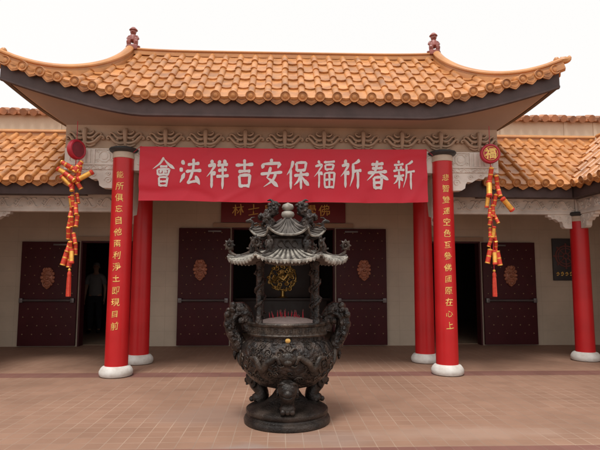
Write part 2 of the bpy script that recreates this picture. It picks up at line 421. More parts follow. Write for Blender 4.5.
# ------------------------------------------------------------------ roof tiles
def tiles(b, P, us, srange, courses, r, pitch, seed=0, edge=True, pans=None):
    """rows of barrel tiles with stepped pan tiles between, round end caps and pointed drip tiles at the eave"""
    rnd = random.Random(seed)
    def frame(u, s):
        d = .01
        T = (P(u, s+d)-P(u, s-d)).normalized(); S = (P(u+d, s)-P(u-d, s)).normalized()
        N = S.cross(T)
        if N.z < 0: N = -N
        return T, S, N
    for u in us:
        s0, s1 = srange(u)
        if edge and s0 <= 1e-6 and s1 > .006:
            T, S, N = frame(u, 0); F = (-T); Fh = V((F.x, F.y, 0)).normalized(); F = (F*.4+Fh).normalized()
            c = P(u, 0)+N*(r*.42)+Fh*.022; q = r*1.13*rnd.uniform(.97, 1.03)
            b.lathe([(q*.9,-.05),(q*1.14,-.035),(q*1.20,.012),(q*1.10,.024),(q*.98,.022),(q*.90,.008),(q*.62,.008),(q*.50,.018),(q*.22,.022),(.001,.023)], c, F, 18)
        if s1-s0 < .03: continue
        for k in range(courses):
            a, c = max(s0, k/courses), min(s1, (k+1)/courses)
            if c-a < .02: continue
            c2 = min(s1, c+.015)
            rs = []
            j1, j2 = rnd.uniform(-.006, .006), rnd.uniform(-.004, .004)
            for s, rr, lift in ((a, r*1.10, .016+j2), (a+(c2-a)*.12, r*1.08, .013+j2), (c2, r*.96, .0)):
                T, S, N = frame(u, s); p = P(u, s)+N*lift+S*j1
                rs.append([p+S*(math.cos(q)*rr)+N*(math.sin(q)*rr*1.12+.004) for q in [PI*i/8 for i in range(9)]]+[p-N*.01])
            b.rings(rs)
    for u in (pans if pans is not None else [x+pitch/2 for x in us]):
        s0, s1 = srange(u)
        for k in range(courses):
            a, c = max(s0, k/courses), min(s1, (k+1)/courses)
            if c-a < .03: continue
            hw = pitch/2-r*.75
            rs = []
            j = rnd.uniform(-.004, .006)
            for s, lift in ((a-.012, .0), (a-.012, .030+j), (a+.01, .032+j), (min(c+.01, s1), .002)):
                T, S, N = frame(u, s); p = P(u, s)
                rs.append([b.v(p+S*(hw*q)+N*(lift+.006*q*q)-T*(.030*(1-q*q) if s < a+.02 else 0)) for q in (-1,-.5,0,.5,1)])
            for A, B in zip(rs, rs[1:]):
                for i in range(4): b.f((A[i], A[i+1], B[i+1], B[i]))
        if edge and s0 <= 1e-6 and s1 > .02:
            T, S, N = frame(u, 0); F = -T; Fh = V((F.x, F.y, 0)).normalized(); F = (F*.35+Fh).normalized()
            U = S.cross(F)
            if U.z < 0: U = -U
            hw = pitch/2-r*.62
            poly = [(-hw,.030),(-hw*1.04,-.012),(-hw*.92,-.038),(-hw*.55,-.060),(-hw*.18,-.078),(0,-.084),(hw*.18,-.078),(hw*.55,-.060),(hw*.92,-.038),(hw*1.04,-.012),(hw,.030),(hw*.5,.024),(0,.020),(-hw*.5,.024)]
            b.prism(poly, P(u, 0)-T*.02-F*.012, S, U, F*.02)
            b.prism([(x*.72, y*.66-.004) for x, y in poly], P(u, 0)-T*.02+F*.008, S, U, F*.006)

def sweep(b, path, prof, upv=V((0,0,1))):
    """constant profile (side, up) swept along a path"""
    rs = []
    for i, p in enumerate(path):
        t = (path[min(i+1,len(path)-1)]-path[max(i-1,0)]); t = t.normalized()
        S = t.cross(upv).normalized(); U = S.cross(t)
        rs.append([p+S*x+U*z for x, z in prof])
    b.rings(rs)
def ridge_prof(k=1., h=1.):
    h_ = [(-.075,-.04),(-.075,.045),(-.052,.05),(-.052,.088),(-.080,.094),(-.082,.116),(-.058,.146),(-.022,.162)]
    return [(x*k, z*h) for x, z in h_] + [(-x*k, z*h) for x, z in h_[::-1]]

# ------------------------------------------------------------------ carving helpers (in a plane: x across, z up, relief towards -y)
def scroll(b, x, z, r, y, flip=1, turns=1.6, th=.012, vflip=1):
    pts = []
    n = int(turns*14)
    for i in range(n+1):
        t = i/n; a = t*turns*2*PI; q = r*(1-.85*t)
        pts.append((x+flip*(math.cos(a)*q), y, z+vflip*math.sin(a)*q))
    b.tube(pts, [th]*(len(pts)-1)+[th*1.5], 6, ((0,1,0),1.2), 1)
def wave_row(b, x0, x1, z, h, y, n, th=.010):
    th *= 1.5
    for i in range(n):
        x = x0+(i+.5)*(x1-x0)/n; wd = (x1-x0)/n
        f = 1 if i % 2 else -1
        b.tube([(x-wd*.5,y,z-f*h*.5),(x-wd*.34,y,z-f*h*.42),(x-wd*.14,y,z+f*h*.05),(x+wd*.02,y,z+f*h*.40),(x+wd*.22,y,z+f*h*.18),(x+wd*.36,y,z+f*h*.42),(x+wd*.5,y,z+f*h*.5)], th, 6, ((0,1,0),1.1), 5)
        b.tube([(x-wd*.42,y,z+f*h*.42),(x-wd*.2,y,z+f*h*.48),(x-wd*.12,y,z+f*h*.28)], th*.8, 5, None, 3)
        scroll(b, x+wd*.05, z-f*h*.12, h*.27, y, f, 1.3, th*.85, -f)
def stepped_corbel(b, x0, z1, ln, ht, y0, y1, sgn):
    """cloud-edged bracket: full height at x0, shrinking in steps away from it"""
    pl = [(0,0),(ln,0),(ln*.99,-ht*.16),(ln*.86,-ht*.20),(ln*.82,-ht*.34),(ln*.70,-ht*.30),(ln*.62,-ht*.40),(ln*.54,-ht*.52),(ln*.42,-ht*.50),(ln*.38,-ht*.62),(ln*.36,-ht*.86),(ln*.28,-ht*.98),(ln*.12,-ht),(0,-ht)]
    b.prism(pl, (x0,y0,z1), (sgn,0,0), (0,0,1), (0,y1-y0,0))
    for (fx, fz, rr) in ((.16,-.55,.2),(.5,-.24,.15),(.76,-.13,.10),(.16,-.2,.13)):
        scroll(b, x0+sgn*ln*fx, z1+ht*fz, ht*rr, y0, sgn, 1.4, .011)

# ------------------------------------------------------------------ red column
PROF = [(.16,.14),(.16,.4),(.158,1.2),(.154,2.2),(.150,1.)]
def column_parts(parent, loc, h, text=None, label=None, seed=0, rs=1.):
    r0, r1 = .160*rs, .148*rs
    c0 = h-.10
    b = MB(); b.lathe([(r0,.13)]+[(r0+(r1-r0)*t, .13+(c0-.13)*t) for t in (.1,.3,.5,.7,.9,1.)], seg=40)
    col = part('column', b, M['red'], parent, label, at=loc)
    b = MB(); b.lathe([(.19,0),(.218,.012),(.232,.042),(.230,.078),(.212,.112),(.188,.138),(r0-.004,.150)], seg=40)
    local('column_base', b, M['white_base'], col)
    b = MB(); b.lathe([(r1-.006,c0-.005),(r1+.008,c0),(r1+.008,c0+.035),(r1+.002,c0+.04),(r1+.002,c0+.085),(r1-.01,c0+.10)], seg=40)
    local('collar', b, M['cap_cream'], col)
    b = MB(); b.lathe([(r1-.02,h-.01),(r1+.02,h-.008),(r1+.050,h+.010),(r1+.062,h+.030),(r1+.054,h+.048),(r1+.02,h+.06)], seg=40,
                      wob=lambda t, z: 1+.02*math.cos(16*t))
    local('capital', b, M['cap_dark'], col)
    if text:
        b = MB(); z_top, z_bot = 2.86, .71
        # the couplet faces the courtyard
        for i, ch in enumerate(text):
            zc = z_top+(z_bot-z_top)*i/(len(text)-1)
            def fn(x, y, zc=zc):
                z = zc+y; rr = r0+(r1-r0)*((z-.13)/(c0-.13))+.0035; a = x/rr
                return (math.sin(a)*rr, -math.cos(a)*rr, z)
            write(b, ch, (.118 if i%3 else .106), fn, (0 if ch in '國雙能' else .007), 9, .042, seed+i)
        local('inscription', b, M['goldpaint'], col, sharp=0)
    return col

# ================================================================== the gate pavilion
gp = thing('entrance_pavilion', 'orange tiled porch with upswept eaves on four red columns over the temple entrance', 'pavilion', (0, 7.55, 0))
XE, YE, YR, YB, XR = 3.95, 6.97, 8.30, 9.63, 2.55
ZE, RISE = 3.875, 1.165
def xh(s): return XR+(XE-XR)*max(0, 1-s)**2.6
def upturn(x, s):
    r = max(0, (abs(x)-2.0)/(XE-2.0))
    return .48*r**1.35*max(0, 1-s)**2.6
def PF(x, s): return V((x, YE+(YR-YE)*s, ZE+RISE*s+upturn(x, s)))
def PB(x, s): return V((x, YB-(YB-YR)*s, ZE+RISE*s+upturn(x, s)))
def smax_f(x):
    ax = abs(x)
    if ax <= XR: return (0., 1.)
    if ax >= XE: return (0., 0.)
    return (0., 1-((ax-XR)/(XE-XR))**(1/2.6))
pitch = .2405
us = [i*pitch for i in range(-16, 17)]
b = MB()
tiles(b, PF, us, smax_f, 5, .053, pitch, 1, pans=[i*pitch+pitch/2 for i in range(-17, 17)])
tiles(b, PB, us, smax_f, 5, .053, pitch, 2, pans=[i*pitch+pitch/2 for i in range(-17, 17)])
for P_ in (PF, PB): b.grid(lambda u, v, P_=P_: P_((2*u-1)*xh(v), v)-V((0,0,.02)), 40, 14)
def PS(sg):
    def f_(wv, s):     # hip end, wv runs front to back
        a, c = PF(sg*xh(s), s), PB(sg*xh(s), s); p = a.lerp(c, wv/2.66)
        p.z -= .10*math.sin(PI*wv/2.66)*(1-s)
        return p
    return f_
for sg in (-1, 1):
    f_ = PS(sg); b.grid(lambda u, v: f_(u*2.66, v)-V((0,0,.02)), 12, 14)
    tiles(b, f_, [.13+i*.24 for i in range(11)], lambda u: (0., 1-abs(u-1.33)/1.33), 5, .056, .24, 3, pans=[.01+i*.24 for i in range(1, 11)])
part('tile_roof', b, M['tile'], gp)

b = MB()
path = [V((XR*t, YR, ZE+RISE-.0+.035*abs(t)**6)) for t in [-1+i/12 for i in range(25)]]
sweep(b, path, ridge_prof(.75, .62))
part('main_ridge', b, M['ridge'], gp)
for sg in (-1, 1):
    for (P_, yo) in ((PF, 1), (PB, -1)):
        b = MB()
        path = []
        for i in range(25):
            s = 1-i/24
            p = P_(sg*xh(s), s)
            if s < .02: p = p+V((sg*.03, -.03*yo, .01))
            path.append(p+V((0,0,.015)))
        sweep(b, path, ridge_prof(.8, .92))
        e = path[-1]; d = V((sg*.8, -.35*yo, 0)).normalized()
        # curled tip with a knob
        b.tube([e+V((0,0,.10))-d*.05, e+d*.02+V((0,0,.10)), e+d*.05+V((0,0,.105)), e+d*.065+V((0,0,.13)), e+d*.05+V((0,0,.15))], [.06,.055,.042,.03,.02], 8)
        b.ball(e-d*.10+V((0,0,.115)), .045, (1,1,1.1), 10)
        part('hip_ridge', b, M['ridge'], gp)
    # guardian figure at the end of the ridge
    b = MB(); x = sg*(XR-.03); z = ZE+RISE+.13; y = YR
    b.box((x-.085,y-.08,z-.05),(x+.085,y+.08,z+.035), .012)
    b.tube([(x-.05,y-.03,z+.03),(x-.06,y-.05,z+.08),(x-.035,y-.01,z+.15)], [.035,.038,.045], 8)
    b.tube([(x+.05,y-.03,z+.03),(x+.06,y-.05,z+.08),(x+.035,y-.01,z+.15)], [.035,.038,.045], 8)
    b.lathe([(.03,0),(.075,.03),(.07,.08),(.055,.12),(.03,.15)], (x,y,z+.09), seg=12)
    for k in (-1, 1): b.tube([(x+k*.055,y,z+.20),(x+k*.085,y-.02,z+.15),(x+k*.05,y-.06,z+.12)], [.024,.022,.02], 7)
    b.ball((x,y-.01,z+.27), .052, (1,.95,1.05)); b.ball((x,y-.06,z+.265), .014, seg=8)
    b.lathe([(.055,0),(.07,.008),(.062,.022),(.045,.04),(.03,.055),(.004,.065)], (x,y,z+.295), seg=14)
    for k in (-1, 1): b.ball((x+k*.09,y,z+.02), .026, (1.2,1,.8), 8)
    part('ridge_figure', b, M['figure'], gp)

# eave board all round, and the flat underside
def eave_z(x): return 3.62+.49*max(0, (abs(x)-2.0)/(XE-2.0))**1.35
XO, YO = XE-.01, YE+.05
b = MB()
for (y, yi) in ((YO, YO+.06), (YB-.05, YB-.11)):
    rs = []
    for i in range(49):
        x = (-1+2*i/48)*XO; zt = eave_z(x)
        th = .23-.02*abs(x)/XO
        rs.append([V((x,y,zt)), V((x,yi,zt)), V((x,yi,zt+th)), V((x,y,zt+th))])
    b.rings(rs)
    rs = [[p+V((0, -.012 if y == YO else .012, 0)) for p in (V((q[0].x, q[0].y, q[0].z+.001)), V((q[0].x, (y+yi)/2, q[0].z-.014)), V((q[0].x, (y+yi)/2, q[0].z+.02)), V((q[0].x, q[0].y, q[0].z+.03)))] for q in rs]
    b.rings(rs)
for sg in (-1, 1):
    rs = []
    for i in range(13):
        y = YO+.062+(YB-.112-YO-.062)*i/12; z = eave_z(XO)-.05*math.sin(PI*i/12)
        rs.append([V((sg*XO,y,z)), V((sg*(XO-.06),y,z)), V((sg*(XO-.06),y,z+.21)), V((sg*XO,y,z+.21))])
    b.rings(rs)
part('eave_fascia', b, M['fascia'], gp)
b = MB()
XI, YI, ZI = 3.25, 7.60, 3.645
inner_f = lambda t: V((t*XI, YI, ZI)); outer_f = lambda t: V((t*(XO-.06), YO+.06, eave_z(t*XO)+.012))
b.grid(lambda u, v: outer_f(2*u-1).lerp(inner_f(2*u-1), v), 48, 6)
outer_b = lambda t: V((t*(XO-.06), YB-.11, eave_z(t*XO)+.012))
b.grid(lambda u, v: outer_b(2*u-1).lerp(V(((2*u-1)*XI, 9.0, ZI)), v), 48, 6)
for sg in (-1, 1):
    b.grid(lambda u, v: V((sg*(XO-.06), YO+.06+(YB-.17-YO)*u, eave_z(XO)+.012-.05*math.sin(PI*u))).lerp(V((sg*XI, YI+(9.0-YI)*u, ZI)), v), 12, 6)
part('soffit', b, M['soffit'], gp)

b = MB(); b.box((-XI, YI, 3.285), (XI, YI+.14, ZI+.05))
for sg in (-1, 1): b.box((sg*XI, YI+.142, 2.985), (sg*(XI-.12), 9.72, ZI+.05))
b.box((-XI, YI-.012, 3.285), (XI, YI-.001, 3.312))
part('frieze', b, M['frieze'], gp)
# scroll brackets along the frieze
bm_ = MB()
bm_.tube([(0,0,-.15),(0,-.012,-.11),(0,-.022,-.05),(0,-.030,.03),(0,-.022,.10),(0,-.004,.135)], [.018,.026,.030,.034,.032,.02], 8, ((0,1,0),.8), 3)
for k in (-1, 1):
    bm_.tube([(k*.015,-.012,-.085),(k*.08,-.018,-.098),(k*.15,-.018,-.070),(k*.195,-.018,-.02),(k*.235,-.016,.012),(k*.27,-.014,-.004),(k*.262,-.014,-.03),(k*.240,-.014,-.022)], [.022,.026,.026,.024,.021,.018,.015,.012], 7, None, 3)
    bm_.tube([(k*.02,-.012,.0),(k*.07,-.018,-.022),(k*.125,-.018,-.005),(k*.16,-.018,.035),(k*.205,-.016,.062),(k*.235,-.014,.045),(k*.215,-.014,.028)], [.02,.024,.022,.020,.018,.014,.011], 7, None, 3)
    bm_.tube([(k*.03,-.01,.055),(k*.075,-.014,.045),(k*.115,-.014,.075),(k*.105,-.012,.10),(k*.082,-.012,.09)], [.02,.02,.017,.013,.01], 6, None, 3)
    bm_.tube([(k*.02,-.01,-.12),(k*.07,-.014,-.135),(k*.12,-.014,-.118),(k*.15,-.012,-.10)], [.014,.018,.016,.008], 6, None, 3)
    bm_.ball((k*.115,-.02,-.045), .022, seg=8)
for v_ in bm_.bm.verts: v_.co.y *= 2.0
brk = bm_.mesh('scroll_bracket', M['frieze'])
for i in range(11):
    part('scroll_bracket', brk, None, gp, at=(-2.95+.59*i, YI, 3.455))

# carved beams: behind the banner between the columns, and out to both sides
b = MB(); b.box((-2.25, 7.56, 2.955), (2.25, 7.74, 3.283))
wave_row(b, -2.2, 2.2, 3.12, .16, 7.556, 16)
part('carved_beam', b, M['stone'], gp)
for sg in (-1, 1):
    b = MB(); X = lambda x: sg*x
    b.box((X(2.48),7.57,2.965),(X(3.24),7.74,3.283))
    for (xa, xb_) in ((2.50,2.525),(2.795,2.82),(2.86,2.90),(2.935,2.97)): b.box((X(xa),7.548,3.06),(X(xb_),7.569,3.27))
    b.box((X(2.50),7.550,3.035),(X(3.22),7.569,3.058)); b.box((X(2.50),7.552,3.262),(X(2.80),7.569,3.279))
    oc = [(math.cos(PI/8+k*PI/4)*.085, math.sin(PI/8+k*PI/4)*.085) for k in range(8)]
    pts = [(X(2.66)+p[0],7.565,3.165+p[1]) for p in oc]; b.tube(pts+[pts[0]], .010, 6, smooth=0)
    b.lathe([(.05,0),(.05,.008),(.035,.014),(.02,.012),(.001,.016)], (X(2.66),7.569,3.165), (0,-1,0), 16)
    for q in ((2.56,3.10),(2.76,3.10),(2.56,3.235),(2.76,3.235)): scroll(b, X(q[0]), q[1], .026, 7.568, sg, 1.2, .007)
    b.lathe([(.075,0),(.08,.012),(.06,.02),(.05,.010),(.03,.012),(.001,.022)], (X(3.10),7.569,3.12), (0,-1,0), 20)
    b.lathe([(.045,0),(.045,.012),(.03,.016),(.001,.010)], (X(3.10),7.569,3.235), (0,-1,0), 14)
    wave_row(b, min(X(2.52),X(3.2)), max(X(2.52),X(3.2)), 3.0, .05, 7.567, 7, .007)
    part('carved_beam', b, M['stone'], gp)
    b = MB(); stepped_corbel(b, X(2.50), 2.963, .62, .27, 7.58, 7.72, sg)
    part('corbel', b, M['stone'], gp)
    # beam and corbel running back from the front column to the rear one
    b = MB(); b.box((X(2.31),7.76,2.96),(X(2.43),8.5,3.25))
    b.prism([(0,0),(.55,0),(.5,-.12),(.3,-.2),(.26,-.4),(.2,-.62),(.0,-.66)], (X(2.30)-.04,7.73,2.958), (0,1,0), (0,0,1), (.08,0,0))
    part('carved_beam', b, M['stone'], gp)
LT = '能所俱忘自他兩利淨土即現目前'
RTX = '悲智雙運空色互參佛國原在心上'
column_parts(gp, (-2.372,7.55,0), 3.22, LT, 'front left red column with gold couplet', 10)
column_parts(gp, (2.372,7.55,0), 3.22, RTX, 'front right red column with gold couplet', 40)
column_parts(gp, (-2.345,8.61,0), 3.22, None, 'plain rear red column')
column_parts(gp, (2.345,8.61,0), 3.22, None, 'plain rear red column')

# ================================================================== temple hall behind
YW = 10.67
hall = thing('temple_hall', 'cream stone temple hall with maroon double doors behind the porch', 'temple', (0, YW, 0))
b = MB()
OPEN = [(-4.13,-3.03,2.12),(-1.07,1.07,2.41),(3.03,4.13,2.14)]
xs = [-7.4]+[q for o_ in OPEN for q in o_[:2]]+[7.4]
for i in range(0, len(xs), 2): b.box((xs[i],YW,0),(xs[i+1],YW+.2,3.2))
for (xa, xb_, zt) in OPEN: b.box((xa,YW+.003,zt),(xb_,YW+.197,3.2))
part('wall', b, M['wall'], hall)
b = MB()
b.box((-1.45,YW-.05,2.415),(1.45,YW-.002,2.50))
part('door_head', b, M['trim'], hall)
for o_ in (OPEN[0], OPEN[2]):
    b = MB(); b.box((o_[0]-.06,YW-.04,o_[2]+.004),(o_[1]+.06,YW-.002,o_[2]+.09)); part('door_head', b, M['trim'], hall)
b = MB()
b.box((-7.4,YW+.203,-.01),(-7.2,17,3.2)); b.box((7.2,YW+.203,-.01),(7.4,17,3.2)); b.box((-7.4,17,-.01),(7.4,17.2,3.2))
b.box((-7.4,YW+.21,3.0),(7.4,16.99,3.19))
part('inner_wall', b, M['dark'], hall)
b = MB(); b.box((-7.4,YW+.205,.001),(7.4,16.9,.006)); part('hall_floor', b, M['trim'], hall)
b = MB(); b.box((-7.4,10.0,3.21),(7.4,17.2,3.5)); part('flat_roof', b, M['ceil'], hall)
b = MB(); b.box((-3.12,7.742,3.10),(3.12,YW-.002,3.2))
for sg in (-1, 1): b.box((sg*3.26,8.80,2.80),(sg*7.19,YW-.002,2.9))
part('porch_ceiling', b, M['ceil'], hall)

for (xa, xb_, zt) in OPEN:                      # dark lining of each opening
    b = MB(); b.box((xa+.002,YW-.012,.002),(xa+.035,YW+.21,zt-.037)); b.box((xb_-.035,YW-.012,.002),(xb_-.002,YW+.21,zt-.037)); b.box((xa+.002,YW-.012,zt-.035),(xb_-.002,YW+.21,zt-.002))
    part('door_frame', b, M['maroon'], hall)
def door_emblem():
    b = MB()
    b.ball((0,-.012,.02), .15, (.92,.22,1.28), 16)
    for k in range(14):
        a = 2*PI*k/14; b.ball((math.cos(a)*.135,-.015,.02+math.sin(a)*.205), .038+.008*(k%2), (1,.6,1), 8)
    for k in (-1, 1):
        b.tube([(k*.02,-.055,.075),(k*.06,-.06,.10),(k*.11,-.045,.08)], [.016,.02,.014], 7)
        b.ball((k*.058,-.05,.055), .022, seg=8)
        b.ball((k*.055,-.045,-.03), .04, (1,.7,.8), 9)
        b.tube([(k*.05,-.04,.15),(k*.09,-.04,.21),(k*.06,-.03,.25)], [.02,.018,.01], 7)
    b.ball((0,-.06,.0), .035, (1.1,.9,.8), 9)
    b.tube([(-.07,-.045,-.07),(0,-.06,-.055),(.07,-.045,-.07)], .015, 7)
    ring = [(math.sin(a)*.09,-.055,-.125+math.cos(a)*.085) for a in [2*PI*i/16 for i in range(17)]]
    b.tube(ring, .014, 7, smooth=0)
    b.tube([(-.06,-.02,-.19),(0,-.03,-.235),(.06,-.02,-.19)], [.02,.026,.02], 7)
    return b.mesh('door_emblem', M['emblem'])
EMB = door_emblem()
def door(x0, x1, h, ex, ez, es=1., hinge=1):
    b = MB(); y0, y1 = YW-.075, YW-.022
    b.box((x0,y0,.02),(x1,y1,h-.02), .006)
    b.mi = 1; nx = 6
    wv = x1-x0
    rows = [.25,.42,.59,.75,1.06,1.24,1.42,1.60,1.78,1.96,2.14,2.30]
    for j, z in enumerate(rows):
        if z > h-.1: continue
        for i in range(nx-(j % 2)):
            x = x0+wv*((i+.5+(.5 if j % 2 else 0))/nx)
            if abs(x-ex) < .2*es and abs(z-ez) < .3*es: continue
            b.lathe([(.013,-.002),(.011,.007),(.005,.011),(.001,.012)], (x,y0,z), (0,-1,0), 8)
    d = part('door', b, [M['maroon'], M['stud']], hall)
    b = MB()
    b.tube([(x0+.05,y0-.05,.92),(x1-.05,y0-.05,.92)], .022, 8, smooth=0)
    for x in (x0+.06, x1-.06): b.box((x-.035,y0-.07,.875),(x+.035,y0-.001,.965), .006)
    part('push_bar', b, M['steel'], d)
    o = part('emblem', EMB.copy(), None, d, at=(ex, y0-.003, ez)); o.scale = (es, 1, es)
    b = MB(); xa = (x0+x1)/2+.02*hinge
    b.box((xa+.05*hinge,y0-.03,h-.10),(xa+.32*hinge,y0-.001,h-.065), .004)
    part('door_closer', b, M['steel'], d)
    return d
door(-2.14,-1.09,2.41, -1.69,1.53, .84)
door(1.09,2.13,2.41, 1.66,1.53, .84, -1)
door(-5.28,-4.15,2.12, -4.73,1.36, .84)
door(4.15,5.26,2.14, 4.72,1.42, .84, -1)

# ================================================================== wings left and right
def wing(sg):
    t = thing('side_wing', ('left' if sg < 0 else 'right')+' tiled wing with carved grey lintel beside the porch', 'building', (sg*4.5, 8.7, 0))
    MX = Matrix.Scale(sg, 4, (1,0,0))
    YEw, YRw, ZEw, RZ, XEw, XRw = 8.25, 9.65, 2.925, 1.11, 4.77, 6.05
    XS = 3.27
    Pw = lambda x, s: V((x, YEw+(YRw-YEw)*s, ZEw+RZ*s))
    def Pg(y, s): return V((XEw+(XRw-XEw)*s, y, ZEw+RZ*s))
    b = MB(MX); p = .2405
    sr_w = lambda x: (0., 1.) if x <= XEw else (min(1, (x-XEw)/(XRw-XEw)), 1.)
    sr_g = lambda y: (0., 1.) if y <= YEw else (min(1, (y-YEw)/(YRw-YEw)), 1.)
    tiles(b, Pw, [XS+.06+i*p for i in range(12)], sr_w, 5, .053, p, 11)
    tiles(b, Pg, [YEw-.10-i*p for i in range(-5, 13)], sr_g, 5, .053, p, 12, pans=[YEw-.10-(i+.5)*p for i in range(-6, 13)])
    b.grid(lambda u, v: V((XS+(XEw+(XRw-XEw)*v-XS)*u, YEw+(YRw-YEw)*v, ZEw+RZ*v-.02)), 8, 6)
    b.grid(lambda u, v: V((XEw+(XRw-XEw)*v, 5.3+(YEw+(YRw-YEw)*v-5.3)*u, ZEw+RZ*v-.02)), 8, 6)
    b.grid(lambda u, v: V((XRw+1.35*v, 5.3+(YRw-5.3+1.2*v)*u, ZEw+RZ-.02-1.1*v)), 4, 4)     # far slope of the gallery
    part('tile_roof', b, M['tile'], t)
    b = MB(MX)
    sweep(b, [V((XS,YRw+.03,ZEw+RZ-.03)), V((4.6,YRw+.03,ZEw+RZ-.03)), V((XRw+.02,YRw+.03,ZEw+RZ-.03))], ridge_prof(.85,.95))
    sweep(b, [V((XRw+.03,YRw-.12,ZEw+RZ-.03)), V((XRw+.03,7.5,ZEw+RZ-.03)), V((XRw+.03,5.3,ZEw+RZ-.03))], ridge_prof(.85,.95))
    # valley trough
    b.tube([(XEw-.02,YEw-.02,ZEw+.01),(XRw,YRw,ZEw+RZ+.0)], .03, 8, smooth=0)
    part('roof_ridge', b, M['ridge'], t)
    b = MB(MX)
    b.box((XS,YEw+.05,2.715),(XEw+.02,YEw+.10,2.905)); b.box((2.50,YEw+.051,2.716),(XS-.001,YEw+.099,3.0)); b.box((XEw+.05,5.3,2.715),(XEw+.10,YEw+.10,2.905))
    b.box((XS,YEw+.103,2.735),(XEw+.10,8.62,2.75)); b.box((XEw+.103,5.3,2.735),(5.06,8.62,2.75))
    part('eave_fascia', b, M['fascia'], t)
    def lintel(xa, xb_, xf, name='carved_lintel'):
        b = MB(MX @ xf if xf else MX)
        b.box((xa,8.66,2.475),(xb_,8.78,2.775))
        b.box((xa,8.648,2.477),(xb_,8.659,2.515)); b.box((xa,8.650,2.735),(xb_,8.659,2.770))
        wave_row(b, xa, xb_, 2.628, .15, 8.656, max(4, int((xb_-xa)/.21)), .011)
        return part(name, b, M['stone'], t)
    lintel(2.50, 5.02, None)
    rot = Matrix.Translation((5.12,8.72,0)) @ Matrix.Rotation(-PI/2, 4, 'Z') @ Matrix.Translation((-5.12,-8.72,0))
    # along the gallery: the same lintel turned towards the courtyard
    lintel(5.22, 8.4, rot)
    b = MB(MX); b.box((5.03,8.635,2.50),(5.21,8.80,2.79), .008); b.box((5.06,8.625,2.55),(5.18,8.634,2.74), .003); part('beam_block', b, M['stone'], t)
    b = MB(MX); stepped_corbel(b, 4.97, 2.473, .42, .24, 8.67, 8.77, -1); part('corbel', b, M['stone'], t)
    b = MB(MX); stepped_corbel(b, 2.52, 2.473, .34, .2, 8.67, 8.77, 1); part('corbel', b, M['stone'], t)
    b = MB(MX @ rot); stepped_corbel(b, 5.27, 2.473, .42, .24, 8.67, 8.77, 1); part('corbel', b, M['stone'], t)
    column_parts(t, (sg*5.12,8.72,0), 2.46, None, None, rs=.97)
    b = MB(MX); b.box((XS,9.88,3.51),(7.4,10.0,4.50))
    for x in (3.9,4.3,5.6,6.2): b.box((x,9.868,3.9),(x+.07,9.879,4.49))
    b.box((XS,9.70,3.3),(7.4,9.879,3.9))
    pr = part('parapet', b, M['parapet'], t)
    b = MB(MX); rnd = random.Random(5)
    x = XS
    while x < 7.4:
        z = 4.56+rnd.uniform(-.012,.012); r = .068
        for (ya, yb, za, zb) in ((9.76,9.95,z-.03,z+.04),(10.14,9.95,z-.03,z+.04)):
            for k in range(1):
                pts = [(x,ya,za),(x,yb,zb)]
                b.tube(pts, [r*1.05,r*.92], 10, smooth=0)
        b.box((x+.04,9.80,4.505),(x+.15,10.08,4.555))
        x += .19+rnd.uniform(-.006,.006)
    part('coping', b, M['coping'], pr)
    b = MB(MX); b.box((7.2,5.0,0),(7.4,YW-.003,2.9)); part('gallery_wall', b, M['wall'], t)
    b = MB(MX); b.box((5.1,5.3,2.80),(7.19,8.79,2.86)); part('gallery_ceiling', b, M['ceil'], t)
    return t
wing(-1); wing(1)

# ================================================================== banner
bn = thing('banner', 'red cloth banner with ten silver brushed characters hung between the front columns', 'banner', (0, 7.49, 2.50))
BX0, BX1, BZ0, BZ1 = -2.125, 2.125, 2.50, 3.305
def by(x, z):
    u = (z-BZ0)/(BZ1-BZ0)
    d = noise.noise(V((x*.9, z*1.7+x*.35, 3.1)))*.032 + noise.noise(V((x*2.6, z*3.5-x*.9, 8.)))*.014
    q = noise.noise(V((x*.75+z*1.1, z*1.3-x*.55, 14.)))
    d += .030*(1-min(1, abs(q)*5))**2 - .020*(1-min(1, abs(noise.noise(V((x*1.1-z*1.6, z*.9+x*.4, 31.))))*6))**2
    d += .008*math.sin((x*1.4-z*3.2)*2.4)*(1-abs(2*u-1))
    for ex in (BX0, BX1):
        q = math.exp(-((x-ex)/.22)**2); d += .012*q*math.sin(z*16+ex)
    return 7.49+d*(.35+.65*(1-u))*.9
def bz(x, z):
    u = (z-BZ0)/(BZ1-BZ0)
    return z-.018*(1-(x/2.145)**2)*.8 + .006*math.sin(x*3.1)*(1-u) - (u > .97)*.004*abs(math.sin(x*5))
b = MB(); b.grid(lambda u, v: V((BX0+(BX1-BX0)*u, by(BX0+(BX1-BX0)*u, BZ0+(BZ1-BZ0)*v), bz(BX0+(BX1-BX0)*u, BZ0+(BZ1-BZ0)*v))), 110, 24)
b.grid(lambda u, v: V((BX0+(BX1-BX0)*u, by(BX0+(BX1-BX0)*u, BZ0+(BZ1-BZ0)*v)+.003, bz(BX0+(BX1-BX0)*u, BZ0+(BZ1-BZ0)*v))), 110, 24)
part('cloth', b, M['banner'], bn, sharp=0)
b = MB()
for i, ch in enumerate('會法祥吉安保福祈春新'):
    cx_, cz_ = -1.775+.394*i, 2.925+.012*math.sin(i*2.1)
    brush(b, ch, .325, lambda x, y, l, cx_=cx_, cz_=cz_: V((cx_+x, by(cx_+x, cz_+y*1.27)-l, bz(cx_+x, cz_+y*1.27))), i)
part('lettering', b, M['silver'], bn, sharp=0)
for x in (BX0+.02, BX1-.02):
    b = MB(); sgx = -1 if x < 0 else 1
    b.tube([(x,7.487,3.305),(x+sgx*.03,7.46,3.27),(x+sgx*.09,7.42,3.19)], .004, 5)
    part('tie_cord', b, M['redlac'], bn)

